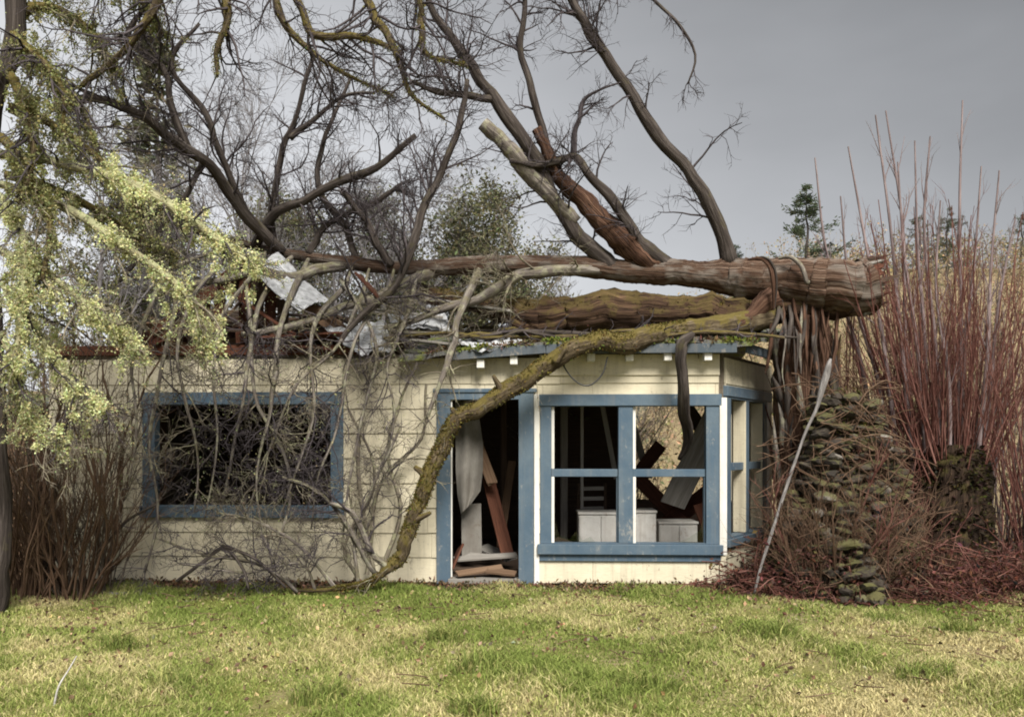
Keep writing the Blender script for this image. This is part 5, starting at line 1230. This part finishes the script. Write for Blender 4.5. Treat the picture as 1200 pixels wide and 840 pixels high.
def leafy_tree(label, px, pytop, Y, col, group, n=34, sz=.12):
    x = X(px, Y); h = Zy(pytop, Y) - gz(x, Y)
    t, b, c, Cc, Dd = bare_tree(label, px, Y, h * .92, 3, 1, group, M_darkbark, 11)
    t.name = 'evergreen_tree'
    k = rng.random(len(Cc[0])) < .8
    pts = along(Cc[0][k], 30, (.2, 1), .2)
    tone = rng.uniform(.55, 1.5, k.sum()).repeat(30)[:, None]
    lf = mobj('foliage', leaf_mesh('foliage', [leaves(pts, sz, .45, col=np.array(col)[None] * tone, cj=.25)]), M_leafcol, c, b); lf['kind'] = 'stuff'
leafy_tree('speckled olive evergreen behind the roof centre', 520, 195, 24, (.115, .115, .06), 'evergreens behind the roof')
leafy_tree('rounded olive evergreen touching the speckled one', 565, 215, 26, (.12, .12, .065), 'evergreens behind the roof')
leafy_tree('lower olive evergreen left of the speckled one', 445, 232, 25, (.115, .115, .06), 'evergreens behind the roof')
leafy_tree('pale low evergreen seen under the log', 640, 285, 27, (.17, .165, .10), 'evergreens behind the roof')
leafy_tree('dark olive evergreen behind the left roof end', 160, 215, 22, (.12, .12, .06), 'evergreens behind the roof')
leafy_tree('olive evergreen behind the upright branch on the roof', 330, 245, 23, (.13, .13, .065), 'evergreens behind the roof')

n = 620; bx_ = rng.uniform(-8.5, 2.2, n); by_ = rng.uniform(15.6, 18.5, n)
P = np.empty((n, 7, 3)); P[:, 0] = np.stack([bx_, by_, ground_z(bx_, by_)], 1); d = nrm(np.stack([rng.normal(size=n) * .25, rng.normal(size=n) * .25, np.ones(n)], 1)); L = (rng.uniform(2.6, 4.3, n) * np.clip(1.15 - .09 * (bx_ + 8.5), .72, 1.15))[:, None] / 6
for k in range(1, 7): d = nrm(d + rng.normal(size=(n, 3)) * .14); P[:, k] = P[:, k - 1] + d * L
R = np.full((n, 7), .014) * np.linspace(1, .35, 7); A = grow(P, R, 9, .9, up=.2, K=5, t=(.3, 1), rmin=.006, rmax=.009); B = grow(*A, 3, .4, K=4, rmin=.005, rmax=.006)
rb = mobj('brush_behind_roof', tubes_mesh('brush_behind_roof', [(P, R, 4), (*A, 3), (*B, 3)]), M_brushgrey); rb['kind'] = 'stuff'
tag(rb, 'grey-brown bare brush rising behind the crushed roof', 'brush')
pt = along(A[0], 4, (.2, 1), .05); pt = pt[np.sin(pt[:, 0] * 1.9) + np.sin(pt[:, 0] * 4.3 + pt[:, 2] * 2) + rng.normal(size=len(pt)) * .5 > .2]
rl = mobj('brush_leaves', leaf_mesh('brush_leaves', [leaves(pt, .085, .5, col=(.17, .165, .085), cj=.35)]), M_leafcol); rl['kind'] = 'stuff'
tag(rl, 'olive leaves scattered in the brush behind the roof', 'leaves')
# hillside brush: tan mass behind house and thicket
n = 2600; bx_ = rng.uniform(-11, 26, n); by_ = rng.uniform(16.0, 44, n)
P = np.empty((n, 5, 3)); P[:, 0] = np.stack([bx_, by_, ground_z(bx_, by_)], 1); d = nrm(np.stack([rng.normal(size=n) * .35, rng.normal(size=n) * .35, np.ones(n)], 1)); L = rng.uniform(.9, 2.3, n)[:, None] / 4
for k in range(1, 5): d = nrm(d + rng.normal(size=(n, 3)) * .12); P[:, k] = P[:, k - 1] + d * L
R = np.full((n, 5), .012) * np.linspace(1, .4, 5)
A = grow(P, R, 7, .7, up=.3, K=4, rmin=.005, rmax=.008)
M_tan = bark('tan_brush', (.15, .11, .065), (.28, .22, .14), (.44, .37, .25))
hb = mobj('hillside_brush', tubes_mesh('hillside_brush', [(P, R, 3), (*A, 3)]), M_tan); hb['kind'] = 'stuff'
tag(hb, 'tan dry brush covering the hillside behind the house', 'brush')
hl = along(A[0], 3, (.1, 1), .08)
tone = np.where(rng.random((len(hl), 1)) < .35, np.array([[.16, .15, .075]]), np.array([[.38, .30, .18]]))
hlv = mobj('hillside_dry_leaves', leaf_mesh('hillside_dry_leaves', [leaves(hl, .13, .5, col=tone, cj=.3)]), M_leafcol); hlv['kind'] = 'stuff'
tag(hlv, 'dry tan and olive leaves on the hillside brush', 'leaves')

# ------------------------------------------------------------------ grass
def blades(x, y, L, col, wid=.0045, lean=.5):
    n = len(x); b = np.stack([x, y, ground_z(x, y) - .004], 1); a = rng.uniform(0, 2 * pi, n)
    s = np.stack([np.cos(a), np.sin(a), np.zeros(n)], 1); ld = np.stack([rng.normal(size=n), rng.normal(size=n), np.zeros(n)], 1) * lean
    m = b + (np.array([0, 0, 1.0]) + ld * .35) * (L * .55)[:, None]; t = b + (np.array([0, 0, 1.0]) * .92 + ld) * L[:, None]
    w_ = wid * rng.uniform(.6, 1.5, n)[:, None]
    V = np.stack([b - s * w_, b + s * w_, m + s * w_ * .8, m - s * w_ * .8, t], 1).reshape(-1, 3); q = np.arange(n)[:, None] * 5
    return V, q + np.array([[0, 1, 2, 3]]), q + np.array([[3, 2, 4]]), np.repeat(np.clip(col, .005, .9), 5, axis=0)
def pn(x, y, s, k):
    return (np.sin(x * s + k) * np.sin(y * s * 1.3 + k * 2.1) + np.sin(x * s * 2.3 + y * s * 1.1 + k * 3) * .6 + np.sin(x * s * 4.7 - y * s * 3.9 + k) * .35) / 1.4
n = 300000
yy = 4.6 + (9.95 - 4.6) * rng.random(n) ** 1.0; xx = (rng.random(n) * 2 - 1) * (yy * .63 + 1.5)
str_ = pn(xx, yy, 1.1, .7) * .7 + pn(xx, yy, 3.3, 1.7) * .45 + rng.normal(size=n) * .4 + .30 * np.clip((xx - .5) / 2, 0, 1) - .02 + .6 * np.clip((xx - 1.2) / 1.2, 0, 1) * np.clip((6.4 - yy) / .8, 0, 1) - .45 * np.clip((yy - 8.2) / 1, 0, 1)
GREEN = np.array([.185, .235, .055]); YEL = np.array([.40, .41, .14]); STRAW = np.array([.54, .47, .25])
f1 = np.clip(str_ * .9 + .45, 0, 1)[:, None]; f2 = np.clip(str_ * 1.3 - .1, 0, 1)[:, None]
col = (GREEN * (1 - f1) + YEL * f1) * (1 - f2) + STRAW * f2; col = col * (1 + .22 * rng.normal(size=(n, 1)))
LL = rng.uniform(.018, .06, n) * (1 + .75 * np.clip(pn(xx, yy, 2.0, 4), -.6, 1)) * np.where(yy > 9.4, 1.3, 1)
keep = ~((pn(xx, yy, 2.6, 2.2) > .8) & (rng.random(n) < .75))
Vg, Qg, Tg, Cg = blades(xx[keep], yy[keep], LL[keep], col[keep])
gr = mobj('grass', np_mesh('grass', Vg, Qg, Tg, {'Col': ('FLOAT_COLOR', Cg)}, smooth=False), M_grass); gr['kind'] = 'stuff'
tag(gr, 'short patchy green and straw-coloured lawn grass', 'grass')
tufts = [(520, 748, 'isolated green grass tuft below the doorway'), (375, 810, 'wide grass tuft at the bottom left of centre'), (1085, 785, 'green grass tuft at the lower right'), (1125, 735, 'rounded grass tuft near the thicket foot'), (205, 795, 'grass tuft at the lower left'),
         (765, 800, 'yellowish grass tuft at the bottom right of centre'), (805, 752, 'small grass tuft below the right window'), (562, 780, 'low grass tuft right of the isolated tuft'), (910, 740, 'grass tuft below the stone heap'), (555, 830, 'grass tuft at the bottom edge centre'), (140, 752, 'grass tuft below the left shrub'), (1040, 722, 'small grass tuft at the edge of the leaf litter')]
for px, py, lab in tufts:
    Y = CAMZ * F / (py + 8 - HY); x = X(px, Y); m_ = 300; a = rng.uniform(0, 2 * pi, m_); r = np.sqrt(rng.random(m_)) * random.uniform(.13, .26)
    tx, ty = x + r * np.cos(a), Y + r * np.sin(a) * .7
    c = np.array([.19, .235, .06]) * (1 + .25 * rng.normal(size=(m_, 1))) + (rng.random((m_, 1)) < .2) * np.array([.2, .14, .08])
    Vt, Qt, Tt, Ct = blades(tx, ty, rng.uniform(.06, .19, m_) * (1.25 - r * 2.6), c, .0045, .55)
    o = mobj('grass_tuft', np_mesh('grass_tuft', Vt, Qt, Tt, {'Col': ('FLOAT_COLOR', Ct)}, smooth=False), M_grass, None, (x, Y, 0)); o.location = (x, Y, 0)
    tag(o, lab, 'grass tuft', 'grass tufts on the lawn')
n = 3200; lx = rng.uniform(-5.5, 6.0, n); ly = 5 + 4.8 * rng.random(n) ** .6
tone = np.where(rng.random((n, 1)) < .6, np.array([[.11, .07, .04]]), np.array([[.30, .23, .13]]))
ll = mobj('fallen_leaves', leaf_mesh('fallen_leaves', [leaves(np.stack([lx, ly, ground_z(lx, ly) + .03], 1), .04, .7, col=tone, cj=.3)]), M_litter); ll['kind'] = 'stuff'
tag(ll, 'scattered brown leaves on the lawn', 'leaves')
n = 5000; lx = rng.uniform(-5.6, 2.6, n); ly = 9.82 + rng.normal(size=n) * .13 + (2.4 - lx) * sin(HA)
wl = mobj('wall_foot_debris', leaf_mesh('wall_foot_debris', [leaves(np.stack([lx, ly, rng.random(n) ** 2 * .06 + .01], 1), .05, .5, col=(.13, .085, .05), cj=.45)]), M_litter); wl['kind'] = 'stuff'
tag(wl, 'brown twigs and leaves along the foot of the wall', 'leaves')
n = 120; a = np.stack([rng.uniform(-5, 5.5, n), 5 + 4.8 * rng.random(n) ** .7, np.full(n, .035)], 1); P = np.empty((n, 5, 3)); P[:, 0] = a; d = nrm(np.stack([rng.normal(size=n), rng.normal(size=n), np.zeros(n)], 1))
for k in range(1, 5): d = nrm(d + rng.normal(size=(n, 3)) * np.array([.25, .25, .06])); P[:, k] = P[:, k - 1] + d * rng.uniform(.02, .09, (n, 1)); P[:, k, 2] = np.clip(P[:, k, 2], .02, .07)
tg = mobj('lawn_twigs', tubes_mesh('lawn_twigs', [(P, np.full((n, 5), .004), 4)]), M_brownshoot); tg['kind'] = 'stuff'
tag(tg, 'small snapped twigs scattered over the lawn', 'twigs')
st = limb([(62, 832, 1.5, 5.4), (68, 805, 1.3, 5.4), (80, 785, 1, 5.45), (90, 768, .7, 5.5)], 12, .3)
tag(mobj('dry_stalk', tubes_mesh('dry_stalk', [st], 5), M_palewood), 'pale dry stalk standing in the lawn at the lower left corner', 'stalk')
for k, (a, b, lab) in enumerate((((105, 690), (180, 692), 'grey board lying at the foot of the left shrub'),)):
    Y = CAMZ * F / (a[1] + 8 - HY); o = beam('loose_board', W(a[0], a[1] + 4, Y), W(b[0], b[1] + 4, Y), .06, .02, M_greywood, None, .1); tag(o, lab, 'board')
